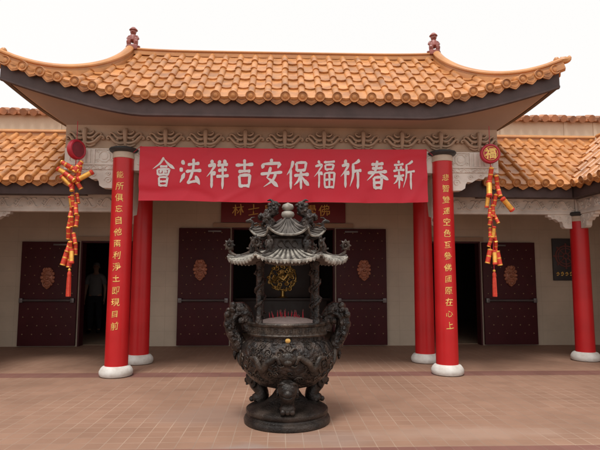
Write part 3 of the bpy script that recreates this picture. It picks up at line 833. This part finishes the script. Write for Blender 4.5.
# name board over the centre doors
sg_ = thing('name_board', 'dark red name board with gold characters over the central doors', 'sign', (0, YW, 2.52))
b = MB(); b.box((-1.29,YW-.06,2.515),(1.29,YW-.003,2.93), .006); bd = part('board', b, M['sign'], sg_)
b = MB()
for ch, x in (('林',-.94),('士',-.62),('居',-.29),('學',.56),('佛',.85)):
    write(b, ch, .25, lambda px, py, x=x: V((x+px, YW-.064, 2.775+py)), .004, 0, .02, ord(ch))
part('lettering', b, M['goldpaint'], sg_, sharp=0)

# wheel plaque on the right-hand wall
pq = thing('wheel_plaque', 'dark square plaque with a red eight-spoked wheel on the right wall', 'plaque', (5.93, YW, 1.32))
PX, PZ = 5.93, 1.84
b = MB(); b.box((5.66,YW-.045,1.33),(6.20,YW-.003,2.21), .006); part('panel', b, M['black'], pq)
b = MB(); y = YW-.05
for r, th in ((.215,.016),(.165,.012),(.055,.014)):
    b.tube([(PX+math.cos(a)*r,y,PZ+math.sin(a)*r) for a in [2*PI*i/32 for i in range(33)]], th, 6, smooth=0)
for k in range(8):
    a = PI*k/4; b.tube([(PX+math.cos(a)*.05,y,PZ+math.sin(a)*.05),(PX+math.cos(a)*.245,y,PZ+math.sin(a)*.245)], [.012,.012], 6, smooth=0)
    b.ball((PX+math.cos(a)*.25,y,PZ+math.sin(a)*.25), .022, seg=8)
part('wheel', b, M['plaque_red'], pq)
b = MB()
for k in range(5):
    x = 5.74+.095*k
    b.tube([(x-.02,y,1.47),(x+.01,y,1.50+.01*(k%2)),(x+.03,y,1.455)], .012, 5); b.ball((x,y,1.44), .018, (1.3,.5,.7), 8)
part('gilt_band', b, M['goldpaint'], pq)

# ================================================================== inside the hall
al = thing('altar_screen', 'gilded round carving on a dark altar deep inside the hall', 'altar', (.0, 13.2, 0))
b = MB(); b.box((-1.1,13.0,.01),(1.1,13.7,.80), .01); b.box((-1.2,12.95,.802),(1.2,13.75,.87), .01); b.box((-.7,13.4,.872),(.7,13.5,1.95), .01)
part('altar_table', b, M['altar'], al)
b = MB(); y = 13.36; cz = 1.38; rnd = random.Random(3)
b.tube([(math.cos(a)*.34,y,cz+math.sin(a)*.32) for a in [2*PI*i/36 for i in range(37)]], .022, 8, smooth=0)
for k in range(60):
    a, q = rnd.uniform(0, 2*PI), .36*math.sqrt(rnd.random())
    scroll(b, math.cos(a)*q, cz+math.sin(a)*q*.95, rnd.uniform(.035,.07), y-rnd.uniform(.0,.05), rnd.choice((-1,1)), rnd.uniform(.8,1.5), rnd.uniform(.009,.016), rnd.choice((-1,1)))
b.tube([(-.25,y-.03,cz-.12),(-.12,y-.05,cz+.02),(.02,y-.05,cz-.06),(.12,y-.05,cz+.08),(.26,y-.03,cz+.1)], [.03,.045,.05,.045,.02], 8)
b.ball((0,y-.04,cz+.02), .08, (1,.7,1.1))
b.tube([(0,y,1.04),(0,y,.9),(0,y,.872)], [.05,.06,.16], 12)
part('gilt_carving', b, M['gold'], al)

# person in the left doorway
def skin_mesh(name, verts, edges, radii, root, m, lev=2):
    me = bpy.data.meshes.new(name); me.from_pydata([tuple(v) for v in verts], edges, [])
    o = bpy.data.objects.new(name+'_tmp', me); COL.objects.link(o)
    md = o.modifiers.new('skin', 'SKIN'); md.use_smooth_shade = True
    for i, r in enumerate(radii):
        me.skin_vertices[0].data[i].radius = (r, r) if not hasattr(r, '__len__') else r
        me.skin_vertices[0].data[i].use_root = (i == root)
    sb = o.modifiers.new('sub', 'SUBSURF'); sb.levels = lev; sb.render_levels = lev
    dg = bpy.context.evaluated_depsgraph_get()
    out = bpy.data.meshes.new_from_object(o.evaluated_get(dg)); out.name = name
    bpy.data.objects.remove(o); bpy.data.meshes.remove(me)
    out.materials.clear(); out.materials.append(m)
    for p in out.polygons: p.use_smooth = True
    return out
PXX, PYY = -4.66, 13.1
pv, pe, pr_ = [], [], []
def jv(p, r, frm=None):
    pv.append(p); pr_.append(r)
    if frm is not None: pe.append((frm, len(pv)-1))
    return len(pv)-1
pel = jv((0,0,.92),(.13,.095)); ab = jv((0,0,1.08),(.135,.10),pel); ch_ = jv((0,.0,1.28),(.155,.11),ab)
sh_ = jv((0,.01,1.41),(.10,.075),ch_); nk = jv((0,0,1.49),.052,sh_); hd0 = jv((0,-.01,1.56),(.062,.07),nk); hd1 = jv((0,-.012,1.63),(.073,.086),hd0); jv((0,-.0,1.70),(.058,.07),hd1)
for k in (-1, 1):
    s1 = jv((k*.17,.01,1.38),.058,sh_); el = jv((k*.225,.03,1.12),.042,s1); wr = jv((k*.235,-.06,.89),.028,el)
    pm = jv((k*.235,-.085,.82),(.018,.034),wr)
    for q, ln in ((-.026,.07),(-.009,.082),(.009,.078),(.025,.062)):
        f1 = jv((k*.236,-.09+q,.775),.0095,pm); jv((k*.228,-.10+q,.775-ln),.008,f1)
    t1 = jv((k*.222,-.125,.82),.010,wr); jv((k*.215,-.138,.775),.0085,t1)
    h1 = jv((k*.09,0,.86),.092,pel); kn = jv((k*.10,-.01,.48),.058,h1); an = jv((k*.105,.02,.09),.038,kn); jv((k*.115,-.13,.035),(.04,.03),an)
pme = skin_mesh('person', pv, pe, pr_, 0, M['skin'])
for v in pme.vertices:                       # face: nose, brow and eye hollows
    x, y, z = v.co
    if z > 1.5 and y < -.04:
        v.co.y -= .022*math.exp(-((x/.014)**2+((z-1.60)/.022)**2)) - .005*math.exp(-(((abs(x)-.03)/.014)**2+((z-1.632)/.014)**2)) + .006*math.exp(-((x/.025)**2+((z-1.555)/.01)**2))
pb = MB(); 
per = bpy.data.objects.new('person', pme); COL.objects.link(per); per.location = (PXX, PYY, .006); per.rotation_euler = (0,0,.15)
tag(per, 'person in pale shirt and dark trousers standing inside the dark left doorway', 'person')
sv = [(0,0,.86),(0,0,1.08),(0,0,1.28),(0,.01,1.42),(-.17,.01,1.38),(-.22,.03,1.17),(.17,.01,1.38),(.22,.03,1.17)]
local('shirt', skin_mesh('shirt', sv, [(0,1),(1,2),(2,3),(3,4),(4,5),(3,6),(6,7)], [(.195,.15),(.165,.13),(.172,.128),(.11,.09),.074,.06,.074,.06], 0, M['shirt']), None, per)
tv = [(0,0,.97),(0,0,.90),(-.09,0,.82),(-.10,-.01,.48),(-.105,.02,.08),(.09,0,.82),(.10,-.01,.48),(.105,.02,.08)]
local('trousers', skin_mesh('trousers', tv, [(0,1),(1,2),(2,3),(3,4),(1,5),(5,6),(6,7)], [(.155,.115),(.16,.12),.105,.078,.062,.105,.078,.062], 0, M['trouser']), None, per)
b = MB()
b.ball((0,.008,1.665), .085, (.98,1.08,.95), 14)
for v in b.bm.verts:
    if v.co.z < 1.655 and v.co.y < -.02: v.co.y = -.02
    if v.co.z < 1.62: v.co.z = 1.62
local('hair', b, M['hair'], per)
for k in (-1, 1):
    b = MB(); b.ball((k*.11,-.06,.045), .05, (.95,2.6,.9), 12)
    for v in b.bm.verts: v.co.z = max(v.co.z, .002)
    local('shoe', b, M['shoe'], per)
    b = MB(); b.ball((k*.078,.01,1.615), .02, (.4,.8,1.3), 8); local('ear', b, M['skin'], per)
    b = MB(); b.ball((k*.03,-.088,1.632), .010, (1.2,.6,.7), 8); local('eye', b, M['cap_dark'], per)

# ================================================================== firecracker garlands
def cracker_mesh():
    b = MB(); r, h = .029, .18
    b.mi = 0; b.lathe([(r,-h*.42),(r,h*.40)], seg=12, caps=False)
    b.mi = 1
    b.lathe([(.002,-h*.5),(r*.9,-h*.5),(r*1.07,-h*.48),(r*1.07,-h*.42),(r*1.0,-h*.41)], seg=12)
    b.lathe([(r*1.0,h*.39),(r*1.07,h*.41),(r*1.07,h*.47),(r*.8,h*.5),(.002,h*.51)], seg=12)
    b.lathe([(r*1.02,-h*.04),(r*1.03,-h*.03),(r*1.03,.03*h),(r*1.02,h*.04)], seg=12, caps=False)
    b.mi = 0; b.tube([(0,0,h*.5),(0,.004,h*.62)], .005, 5, smooth=0)
    return b.mesh('firecracker', [M['cracker'], M['crackergold']])
def cracker_gold():
    b = MB(); r, h = .029, .19
    b.mi = 1; b.lathe([(r,-h*.36),(r,h*.34)], seg=12, caps=False)
    b.mi = 0
    b.lathe([(.002,-h*.5),(r*.9,-h*.5),(r*1.07,-h*.48),(r*1.07,-h*.37),(r*1.0,-h*.36)], seg=12)
    b.lathe([(r*1.0,h*.34),(r*1.07,h*.36),(r*1.07,h*.47),(r*.8,h*.5),(.002,h*.51)], seg=12)
    return b.mesh('firecracker', [M['cracker'], M['crackergold']])
CR, CG = cracker_mesh(), cracker_gold()
def garland(x, y, label, face_yaw, char, spec, seed, cord_dx, zt, zb):
    rnd = random.Random(seed)
    t = thing('firecracker_garland', label, 'garland', (x, y, 3.21), 'firecracker garlands hanging beside the front columns')
    # round medallion
    R = Matrix.Rotation(face_yaw, 3, 'Z')
    F = R @ V((0,-1,0)); S = R @ V((1,0,0)); c = V((x, y, 3.21))
    b = MB(); b.lathe([(.10,-.05),(.132,-.045),(.146,-.02),(.148,.02),(.138,.042),(.118,.046),(.108,.034),(.001,.034)], c, F, 32)
    md = part('medallion', b, M['redlac'], t)
    if char:
        b = MB(); b.lathe([(.104,.030),(.108,.038),(.104,.040),(.001,.040)], c, F, 28)
        b.mi = 1; b.tube([c+F*.042+S*(math.cos(a)*.100)+V((0,0,math.sin(a)*.100)) for a in [2*PI*i/28 for i in range(29)]], .006, 6, smooth=0)
        write(b, '福', .165, lambda px, py: c+F*.0445+S*px+V((0,0,py)), .028, 0, .02, 4)
        part('medallion_face', b, [M['redlac'], M['gold']], md)
    else:
        b = MB(); b.lathe([(.106,.030),(.108,.038),(.06,.041),(.001,.041)], c, F, 28)
        part('medallion_face', b, M['dull_face'], md)
    b = MB()
    b.tube([(x,y,3.63),(x,y,3.36)], .005, 5, smooth=0)
    b.tube([(x,y,3.07),(x+cord_dx*.3,y,2.6),(x+cord_dx*.7,y,2.0),(x+cord_dx,y,zb)], .007, 6)
    part('cord', b, M['redlac'], t)
    for (z, dx, dy, tilt, yaw, gold, sc) in spec:
        f = (3.07-z)/(3.07-zb)
        o = part('firecracker', CG if gold else CR, None, t, at=(x+cord_dx*f+dx, y+dy, z))
        o.rotation_euler = (rnd.uniform(-.35,.35), tilt, yaw); o.scale = (sc,)*3
    # tassel
    b = MB(); xt = x+cord_dx
    b.mi = 1; b.ball((xt,y,zb-.01), .022, seg=10); b.mi = 0
    b.lathe([(.012,0),(.026,-.03),(.028,-.06),(.024,-.075),(.026,-.10),(.031,-.34),(.030,-.36),(.001,-.355)], (xt,y,zb-.02), seg=14, wob=lambda a, h: 1+(.10*math.cos(7*a) if h < -.09 else 0))
    part('tassel', b, [M['cracker'], M['crackergold']], t)
def chain(z0, z1, step, seed, spread=.042):
    rnd = random.Random(seed); out = []; z = z0; k = 0
    while z > z1:
        for q in (-1, 1, 0):
            if q == 0 and k % 2: continue
            tl = -q*rnd.uniform(.10,.34)+rnd.uniform(-.12,.12)
            out.append((z+rnd.uniform(-.05,.05), q*rnd.uniform(.7,1.2)*spread, rnd.uniform(-.06,-.01) if q == 0 else rnd.uniform(-.03,.05), tl, rnd.uniform(-1,1), rnd.random() < .08, rnd.uniform(.85,1.02)))
        z -= step*rnd.uniform(.9,1.1); k += 1
    return out
Lspec = [(2.97,-.11,-.05,-.95,0,False,1.1),(2.93,-.02,-.09,-1.1,.2,False,1.1),(2.86,-.13,-.07,-1.0,0,True,1.15),(2.80,-.04,-.10,-.9,.1,False,1.15),
         (2.82,.17,-.06,1.05,0,True,1.25),(2.74,-.09,-.07,-.8,.1,True,1.1),(2.88,.06,-.02,.2,0,False,1.1),(2.72,.05,-.02,-.5,0,False,1.1),(2.68,-.02,-.05,-.2,0,False,1.),
         (2.95,.05,-.05,.5,0,False,1.1)] + chain(2.46, 1.74, .160, 3) + [(1.66,-.07,0,.25,0,False,1.25),(1.68,.03,-.03,-.12,0,True,1.1),(1.63,-.02,.03,.05,0,False,1.2)]
Rspec = [(2.90,-.01,-.02,.05,0,False,1.15),(2.80,.08,-.02,-.2,0,False,1.),(2.68,-.05,-.05,.18,.1,True,1.35),(2.66,.10,-.02,-.12,0,False,1.1),(2.52,.05,0,.1,0,False,1.),
         (2.45,.20,-.07,-.75,0,True,1.3),(2.50,-.07,-.02,.1,0,True,1.)] + chain(2.36, 1.76, .170, 9) + [(1.70,-.07,0,.22,0,False,1.2),(1.67,.06,-.03,-.16,0,False,1.2),(1.68,.0,-.04,.05,0,True,1.1)]
garland(-2.99, 7.36, 'firecracker garland with plain dull red medallion left of the porch columns', 1.12, False, Lspec, 1, -.02, 3.0, 1.50)
garland(3.03, 7.36, 'firecracker garland under a gold fortune-character medallion right of the porch', -.12, True, Rspec, 2, .0, 3.0, 1.50)

# ================================================================== bronze incense burner
BC = V((.02, 5.2, 0))
ib = thing('incense_burner', 'dark bronze incense burner with two-tier pagoda lid in the courtyard', 'incense burner', BC)
def pt(x, y, z): return BC+V((x, y, z))
def bl(): return MB(Matrix.Translation(BC))
b = bl(); b.lathe([(.40,0),(.418,.006),(.422,.035),(.412,.056),(.388,.068),(.382,.082),(.395,.094),(.402,.112),(.398,.132),(.375,.146),(.30,.158),(.22,.185),(.15,.245),(.10,.32),(.07,.36)], seg=56)
part('plinth', b, M['bronze'], ib)
for k, ang in enumerate((-PI/2, PI/6, 5*PI/6)):
    b = bl(); d = V((math.cos(ang), math.sin(ang), 0)); s_ = V((-d.y, d.x, 0))
    Q = lambda r, z, s=0.: d*r+s_*s+V((0,0,z))
    b.tube([Q(.24,.43),(Q(.33,.40)),Q(.355,.345),Q(.32,.29),Q(.285,.24),Q(.285,.20),Q(.31,.17)], [.10,.10,.088,.072,.062,.066,.072], 12)
    b.ball(Q(.325,.19), .07, (1.1,1.1,.75), 12)
    for q in (-1,0,1): b.ball(Q(.385,.175,q*.042), .028, seg=8)
    G = lambda r, z, s=0.: Q(.37+(r-.37)*1.35, .375+(z-.385)*1.35, s*1.4)
    # beast head where the leg leaves the bowl
    b.ball(G(.375,.385), .088, (1.05,1.05,.95), 14)
    b.ball(G(.425,.365), .052, (1,1,.8), 10)
    for q in (-1, 1):
        b.ball(G(.418,.405,q*.03), .022, seg=8); b.ball(G(.36,.44,q*.045), .028, (.8,.8,1.2), 8)
        b.tube([G(.40,.425,q*.012),G(.405,.43,q*.035),G(.38,.42,q*.058)], [.018,.02,.010], 6)
        scroll_pts = [G(.35+.02*math.cos(a), .36+.03*math.sin(a), q*.062) for a in (0,1.2,2.4,3.6,4.8)]
        b.tube(scroll_pts, .017, 6)
    b.tube([G(.43,.34,-.025),G(.445,.335),G(.43,.34,.025)], .012, 6)
    part('leg', b, M['bronze'], ib, sharp=70)
bowl_prof = [(.02,.325),(.18,.335),(.285,.365),(.37,.43),(.432,.51),(.462,.60),(.462,.68),(.438,.745),(.405,.785),(.372,.80),(.366,.83),(.372,.85)]
def bowl_r(z):
    for (r0, z0), (r1, z1) in zip(bowl_prof, bowl_prof[1:]):
        if z0 <= z <= z1: return r0+(r1-r0)*(z-z0)/(z1-z0)
    return .37
b = bl(); b.lathe(bowl_prof, seg=64); part('bowl', b, M['bronze_carved'], ib)
# dragons, clouds and a beast mask cast in relief round the bowl
b = bl()
def on(phi, z, lift=0.): r = bowl_r(z)+lift; return V((math.sin(phi)*r, -math.cos(phi)*r, z))
rnd = random.Random(21)
for base in (0, 2*PI/3, 4*PI/3):
    for k in (-1, 1):
        dz = lambda i: .615+.052*math.sin(i*.95+base)+.016*math.sin(i*2.1)
        pts = [on(base+k*(.15+.075*i), dz(i), .004) for i in range(12)]
        b.tube([on(base+k*(.15+.075*i/4), dz(i/4), .004) for i in range(45)], [.008+.024*math.sin(PI*min(1,(i+6)/45))**.7*(1+.12*(i%2)) for i in range(45)], 8, smooth=0)
        for i in range(1, 9): b.tube([pts[i], pts[i]+V((0,0,.03))+on(base,.6,0).normalized()*.004, pts[i]+V((0,0,.055))], [.012,.008,.003], 5)
        for i in (3, 6): b.tube([pts[i], on(base+k*(.16+.085*i+.05), .54, .006), on(base+k*(.16+.085*i+.10), .51, .006)], [.014,.011,.006], 6)
    b.ball(on(base,.66,.0), .075, (1.1,.6,.85), 14, Matrix.Rotation(base,3,'Z'))
    b.ball(on(base,.63,.035), .035, (1.2,.8,.8), 10)
    for k in (-1, 1):
        b.ball(on(base+k*.075,.69,.02), .024, seg=8); b.tube([on(base+k*.05,.72,.01),on(base+k*.12,.75,.012),on(base+k*.19,.745,.01)], [.016,.014,.006], 6)
        b.tube([on(base+k*.06,.60,.012),on(base+k*.14,.585,.01),on(base+k*.2,.61,.01)], [.012,.010,.006], 6)
for i in range(150):
    phi, z = rnd.uniform(-PI, PI), rnd.uniform(.44,.76)
    q = rnd.uniform(.024,.04); f = rnd.choice((-1,1)); pts = []
    for j in range(11):
        a = j/10*2.6*PI; rr = q*(1-.085*j); pts.append(on(phi+f*math.cos(a)*rr/.46, z+math.sin(a)*rr, .002))
    b.tube(pts, .0075, 5, smooth=1)
part('dragon_relief', b, M['bronze_relief'], ib, sharp=70)
b = bl(); b.lathe([(.372,.835),(.392,.838),(.398,.852),(.390,.862),(.388,.925),(.400,.936),(.404,.955),(.396,.966),(.372,.967),(.362,.955),(.358,.86)], seg=64, caps=False)
for i in range(36):                      # key pattern round the rim
    a0 = 2*PI*i/36; st = 2*PI/36
    P2 = lambda u, z: V((math.sin(a0+u*st)*.390, -math.cos(a0+u*st)*.390, z))
    b.tube([P2(.02,.872),P2(.02,.916),P2(.62,.916),P2(.62,.886),P2(.34,.886),P2(.34,.900)], .0055, 4, smooth=0)
    b.tube([P2(.62,.872),P2(.98,.872)], .0055, 4, smooth=0)
part('rim', b, M['bronze_relief'], ib)
b = bl(); b.lathe([(.022,-.004),(.024,.010),(.018,.014),(.001,.015)], (0,-.372,.812), (0,-1,0), 16); part('coin', b, M['gold'], ib)
# curled dragon handles
for sg in (-1, 1):
    b = bl(); H = lambda x, z, y=0.: V((sg*(.40+(x-.40)*.74), y*1.2, z-.012))
    b.tube([H(.37,.88),H(.40,.99),H(.455,1.07),H(.52,1.085),H(.585,1.03),H(.607,.94),H(.585,.86),H(.535,.80),H(.50,.74),H(.465,.70)], [.066,.074,.080,.082,.078,.070,.068,.072,.075,.062], 12)
    b.ball(H(.505,.765), .075, (.95,.9,.9), 12); b.ball(H(.55,.72), .045, (1,1,.8), 10)
    for i, (x, z, dx, dz) in enumerate(((.44,1.10,-.02,.05),(.50,1.135,.01,.055),(.565,1.10,.04,.04),(.625,1.02,.05,.015),(.655,.93,.045,-.01),(.63,.85,.05,-.02))):
        b.tube([H(x-dx*.6,z-dz*.8),H(x,z),H(x+dx*.55,z+dz*.2)], [.036,.028,.006], 7)
    for y in (-.045, .045):
        b.ball(H(.55,.79,y), .018, seg=8); b.tube([H(.53,.82,y),H(.58,.86,y*1.4),H(.635,.875,y*1.5)], [.018,.014,.005], 6)
        b.tube([H(.44,1.05,y),H(.52,1.05,y*1.35),H(.575,.98,y*1.35),H(.575,.90,y*1.3)], [.02,.024,.024,.014], 7)
        for z in (.92,.97,1.02): b.ball(H(.60-.02*(z-.9),z,y*1.1), .018, seg=7)
    b.tube([H(.53,.70),H(.56,.65),H(.55,.60)], [.03,.022,.008], 8)
    rh = random.Random(31)
    hp_, _ = spline([H(.40,.99),H(.455,1.07),H(.52,1.085),H(.585,1.03),H(.607,.94),H(.585,.86),H(.535,.80),H(.50,.74)], [1]*8, 5)
    for p_ in hp_:
        for q in range(2):
            o_ = V((sg*rh.uniform(.0,.055), rh.choice((-1,1))*rh.uniform(.02,.075), rh.uniform(-.02,.055)))
            b.ball(p_+o_, rh.uniform(.024,.04), (1,.9,1), 8)
    for y in (-.05, .05):
        b.tube([H(.45,1.06,y),H(.36,1.05,y),H(.33,1.0,y*.8)], [.03,.026,.01], 7)
    part('handle', b, M['bronze_carved'], ib, sharp=75)
# four posts with climbing dragons
for sx in (-1, 1):
    for sy in (-1, 1):
        b = bl(); c = V((sx*.272, sy*.262, 0))
        b.lathe([(.036,.955),(.038,.985),(.028,1.0),(.026,1.50),(.034,1.515),(.034,1.56)], c, seg=14)
        hx = [c+V((math.cos(a)*.033, math.sin(a)*.033, 1.02+.44*i/30)) for i, a in enumerate([i*.55 for i in range(31)])]
        b.tube(hx, [.010+.008*math.sin(PI*i/30) for i in range(31)], 6, smooth=1)
        for i in range(0, 31, 4): b.ball(hx[i]+V((math.cos(i*.55),math.sin(i*.55),0))*.012, .013, seg=6)
        part('post', b, M['bronze_carved'], ib, sharp=70)
# hexagonal roofs
def hexpt(r, k): a = PI/3*k; return V((math.cos(a)*r, math.sin(a)*r, 0))
def hex_roof(b, re, ze, rt_, zt, lift, ribs, rib_r, bow=.0, p=1.4, teeth=True):
    for k in range(6):
        A, B, A2, B2 = hexpt(re,k), hexpt(re,k+1), hexpt(rt_,k), hexpt(rt_,k+1)
        nrm = (A+B).normalized()
        def S(u, v):
            c = abs(2*u-1)
            base = A.lerp(B, u).lerp(A2.lerp(B2, u), v)
            base -= nrm*(bow*(1-c*c)*(1-v))
            z = ze+(zt-ze)*(max(0,v)**p)+lift*(c**3.0)*(1-v)**1.6
            return V((base.x, base.y, z))
        b.grid(S, 14, 8)
        b.grid(lambda u, v: S(u, v*.55)-V((0,0,.022+.02*v)), 14, 4)
        # eave lip
        g = [S(i/14, 0) for i in range(15)]
        b.mi = 1; b.tube(g, .013, 6, smooth=1); b.mi = 0
        for i in range(ribs):
            u = (i+.5)/ribs
            b.tube([S(u, v)+V((0,0,.004)) for v in (0,.15,.35,.6,.85,.98)], [rib_r,rib_r,rib_r*.95,rib_r*.85,rib_r*.7,rib_r*.5], 6, smooth=1)
            if teeth:
                b.mi = 1; e = S(u, 0)
                b.tube([S(u, v)+V((0,0,.006)) for v in (0,.06,.14)], [rib_r*1.04,rib_r*1.04,rib_r*.95], 6, smooth=1)
                b.lathe([(.016,-.006),(.020,.004),(.012,.010),(.001,.011)], e+nrm*.006-V((0,0,.006)), nrm, 8)
                u2 = min(1, u+.5/ribs); e2 = S(u2, 0); t = (B-A).normalized()
                if i < ribs-1: b.prism([(-.018,.004),(-.012,-.016),(0,-.032),(.012,-.016),(.018,.004)], e2+nrm*.004, t, (0,0,1), nrm*.012)
        b.mi = 0
        hp = [S(0, v)+V((0,0,.008)) for v in (0,.15,.35,.6,.85,1)]
        b.tube(hp, [.020,.020,.018,.016,.014,.012], 7, smooth=1)
b = bl(); hex_roof(b, .60, 1.545, .25, 1.66, .055, 9, .017); part('lower_roof', b, [M['bronze_dusty'], M['pale_edge']], ib, sharp=60)
b = bl()
rs = [[hexpt(r, k)+V((0,0,z)) for k in range(6)] for r, z in ((.24,1.60),(.27,1.655),(.262,1.67),(.262,1.765),(.30,1.785),(.30,1.80))]
b.rings(rs)
for k in range(6):
    A, B = hexpt(.268,k), hexpt(.268,k+1)
    for u in (.25,.5,.75): p_ = A.lerp(B,u); scrollz = [(p_+V((0,0,1.715+.03*math.sin(a)))+(B-A).normalized()*(.03*math.cos(a))) for a in (0,1,2,3,4,5)]; b.tube(scrollz, .008, 5)
part('drum', b, M['bronze'], ib)
b = bl(); hex_roof(b, .375, 1.80, .055, 1.975, .07, 6, .012, .035, 1.5, teeth=False); b.lathe([(.05,1.955),(.06,1.97),(.035,1.99)], seg=16); part('upper_roof', b, [M['bronze_dusty'], M['pale_edge']], ib, sharp=60)
b = bl(); b.lathe([(.03,1.975),(.035,1.99),(.058,2.003),(.068,2.025),(.060,2.052),(.032,2.066),(.034,2.070),(.055,2.082),(.062,2.105),(.050,2.130),(.02,2.142),(.006,2.150)], seg=28); part('finial', b, M['pale_edge'], ib, sharp=75)
# ornaments on the roof corners
def curl_dragon(b, p, d, s):
    """small rearing dragon: p foot, d outward direction, s size"""
    z = V((0,0,1)); t = d.cross(z)
    b.tube([p-d*.9*s, p-d*.3*s+z*.25*s, p+d*.15*s+z*.5*s, p+d*.1*s+z*.9*s, p+d*.45*s+z*1.15*s, p+d*.9*s+z*1.05*s], [.10*s,.2*s,.22*s,.2*s,.24*s,.12*s], 8)
    b.tube([p+d*.45*s+z*1.25*s, p+d*.2*s+z*1.5*s, p-d*.15*s+z*1.55*s], [.12*s,.09*s,.03*s], 6)
    b.tube([p+d*.1*s+z*.7*s, p-d*.35*s+z*.85*s, p-d*.6*s+z*.7*s], [.12*s,.12*s,.03*s], 6)
    b.tube([p-d*.2*s+z*.3*s, p-d*.55*s+z*.5*s, p-d*.85*s+z*.4*s], [.12*s,.11*s,.03*s], 6)
    for q in (-1, 1): b.tube([p+z*.45*s, p+d*.3*s+t*q*.25*s+z*.3*s, p+d*.5*s+t*q*.3*s+z*.1*s], [.12*s,.10*s,.06*s], 6)
for k in range(6):
    d = hexpt(1, k)
    b = bl(); p_ = d*.565+V((0,0,1.60))
    # upright flaming ring on a stalk
    b.tube([p_-d*.06, p_+V((0,0,.03)), p_+d*.02+V((0,0,.06))], [.02,.02,.014], 7)
    c = p_+d*.022+V((0,0,.115)); tt = V((d.y,-d.x,0)) if abs(d.x) < .9 else d
    tt = V((1,0,0)) if abs(d.x) > .9 else (d+V((d.y,-d.x,0))*.5).normalized()
    b.tube([c+tt*(math.cos(a)*.030)+V((0,0,math.sin(a)*.036)) for a in [2*PI*i/14 for i in range(15)]], .015, 6, smooth=0)
    b.ball(c, .016, seg=8)
    for i in range(8):
        a = 2*PI*i/8; o_ = tt*math.cos(a)+V((0,0,math.sin(a)*1.15))
        b.tube([c+o_*.036, c+o_*.058], [.017,.004], 5, smooth=0)
    b.tube([p_-d*.08+V((0,0,.0)), p_-d*.16+V((0,0,.03)), p_-d*.2+V((0,0,.07)), p_-d*.15+V((0,0,.085))], [.022,.018,.014,.008], 7)
    part('corner_ornament', b, M['bronze_relief'], ib)
    b = bl(); curl_dragon(b, d*.345+V((0,0,1.862)), d, .088); part('roof_dragon', b, M['bronze'], ib)
    # leaf crest standing on the hip between the tiers
    b = bl(); p_ = d*.36+V((0,0,1.645))
    b.tube([p_, p_+V((0,0,.06)), p_-d*.015+V((0,0,.11)), p_+d*.02+V((0,0,.15))], [.03,.034,.026,.008], 8)
    for q in (-1, 1):
        t = V((-d.y,d.x,0))*q; b.tube([p_+V((0,0,.04)), p_+t*.035+V((0,0,.07)), p_+t*.03+V((0,0,.11))], [.018,.014,.005], 6); b.ball(p_+t*.02+V((0,0,.095)), .016, seg=7)
    part('hip_crest', b, M['bronze'], ib)
for sg in (-1, 1):                      # two dragons climbing towards the finial pearl
    b = bl(); D_ = lambda x, z, y=0.: V((sg*x, y-.02, z))
    b.tube([D_(.205,1.86),D_(.165,1.90),D_(.185,1.95),D_(.215,1.985),D_(.20,2.025),D_(.155,2.05),D_(.135,2.09),D_(.155,2.13)], [.04,.056,.058,.054,.050,.048,.048,.036], 10)
    b.ball(D_(.135,2.135), .040, (1.15,.9,.75), 10); b.ball(D_(.098,2.122), .024, (1.2,.9,.7), 8)
    b.tube([D_(.15,2.155),D_(.18,2.175),D_(.21,2.165)], [.016,.013,.004], 6)
    b.tube([D_(.23,1.99),D_(.272,2.02),D_(.285,1.985),D_(.265,1.965)], [.026,.026,.02,.008], 7)
    b.tube([D_(.15,2.05),D_(.115,2.035),D_(.095,2.05)], [.022,.018,.010], 7)
    b.tube([D_(.17,1.93),D_(.125,1.93),D_(.115,1.90)], [.024,.02,.012], 7)
    b.tube([D_(.22,1.95),D_(.26,1.92),D_(.245,1.885)], [.024,.02,.012], 7)
    for (x, z) in ((.235,1.955),(.25,2.01),(.215,2.055),(.18,2.085),(.185,2.12)): b.ball(D_(x,z,-.02), .026, (1,.8,1), 7); b.ball(D_(x-.04,z+.005,-.05), .018, (1,.8,1), 7)
    part('climbing_dragon', b, M['bronze_carved'], ib, sharp=70)

ash = part('ash_mound', (lambda b: (b.lathe([(.356,.90),(.355,.935),(.30,.958),(.2,.985),(.1,1.0),(.001,1.005)], seg=40), b)[1])(bl()), M['ash'])
tag(ash, 'pale mound of incense ash filling the bronze burner bowl', 'ash')
rnd = random.Random(12); me = None
for i in range(26):
    a, r = rnd.uniform(0, 2*PI), .15*math.sqrt(rnd.random())
    h = rnd.uniform(.035, .095)
    if me is None:
        b = MB(); b.lathe([(.0035,-.02),(.0035,.75)], seg=6); b.mi = 1; b.lathe([(.0036,.75),(.0036,.99),(.001,1.0)], seg=6)
        me = b.mesh('incense_stick', [M['incense'], M['plaque_red']])
    o = bpy.data.objects.new('incense_stick', me); COL.objects.link(o)
    o.location = (BC.x+math.cos(a)*r*1.2, BC.y+math.sin(a)*r, .985); o.scale = (1,1,h)
    o.rotation_euler = (rnd.uniform(-.18,.18), rnd.uniform(-.2,.2), 0)
    tag(o, 'thin red incense stick standing in the ash of the burner', 'incense stick', 'incense sticks standing in the burner')
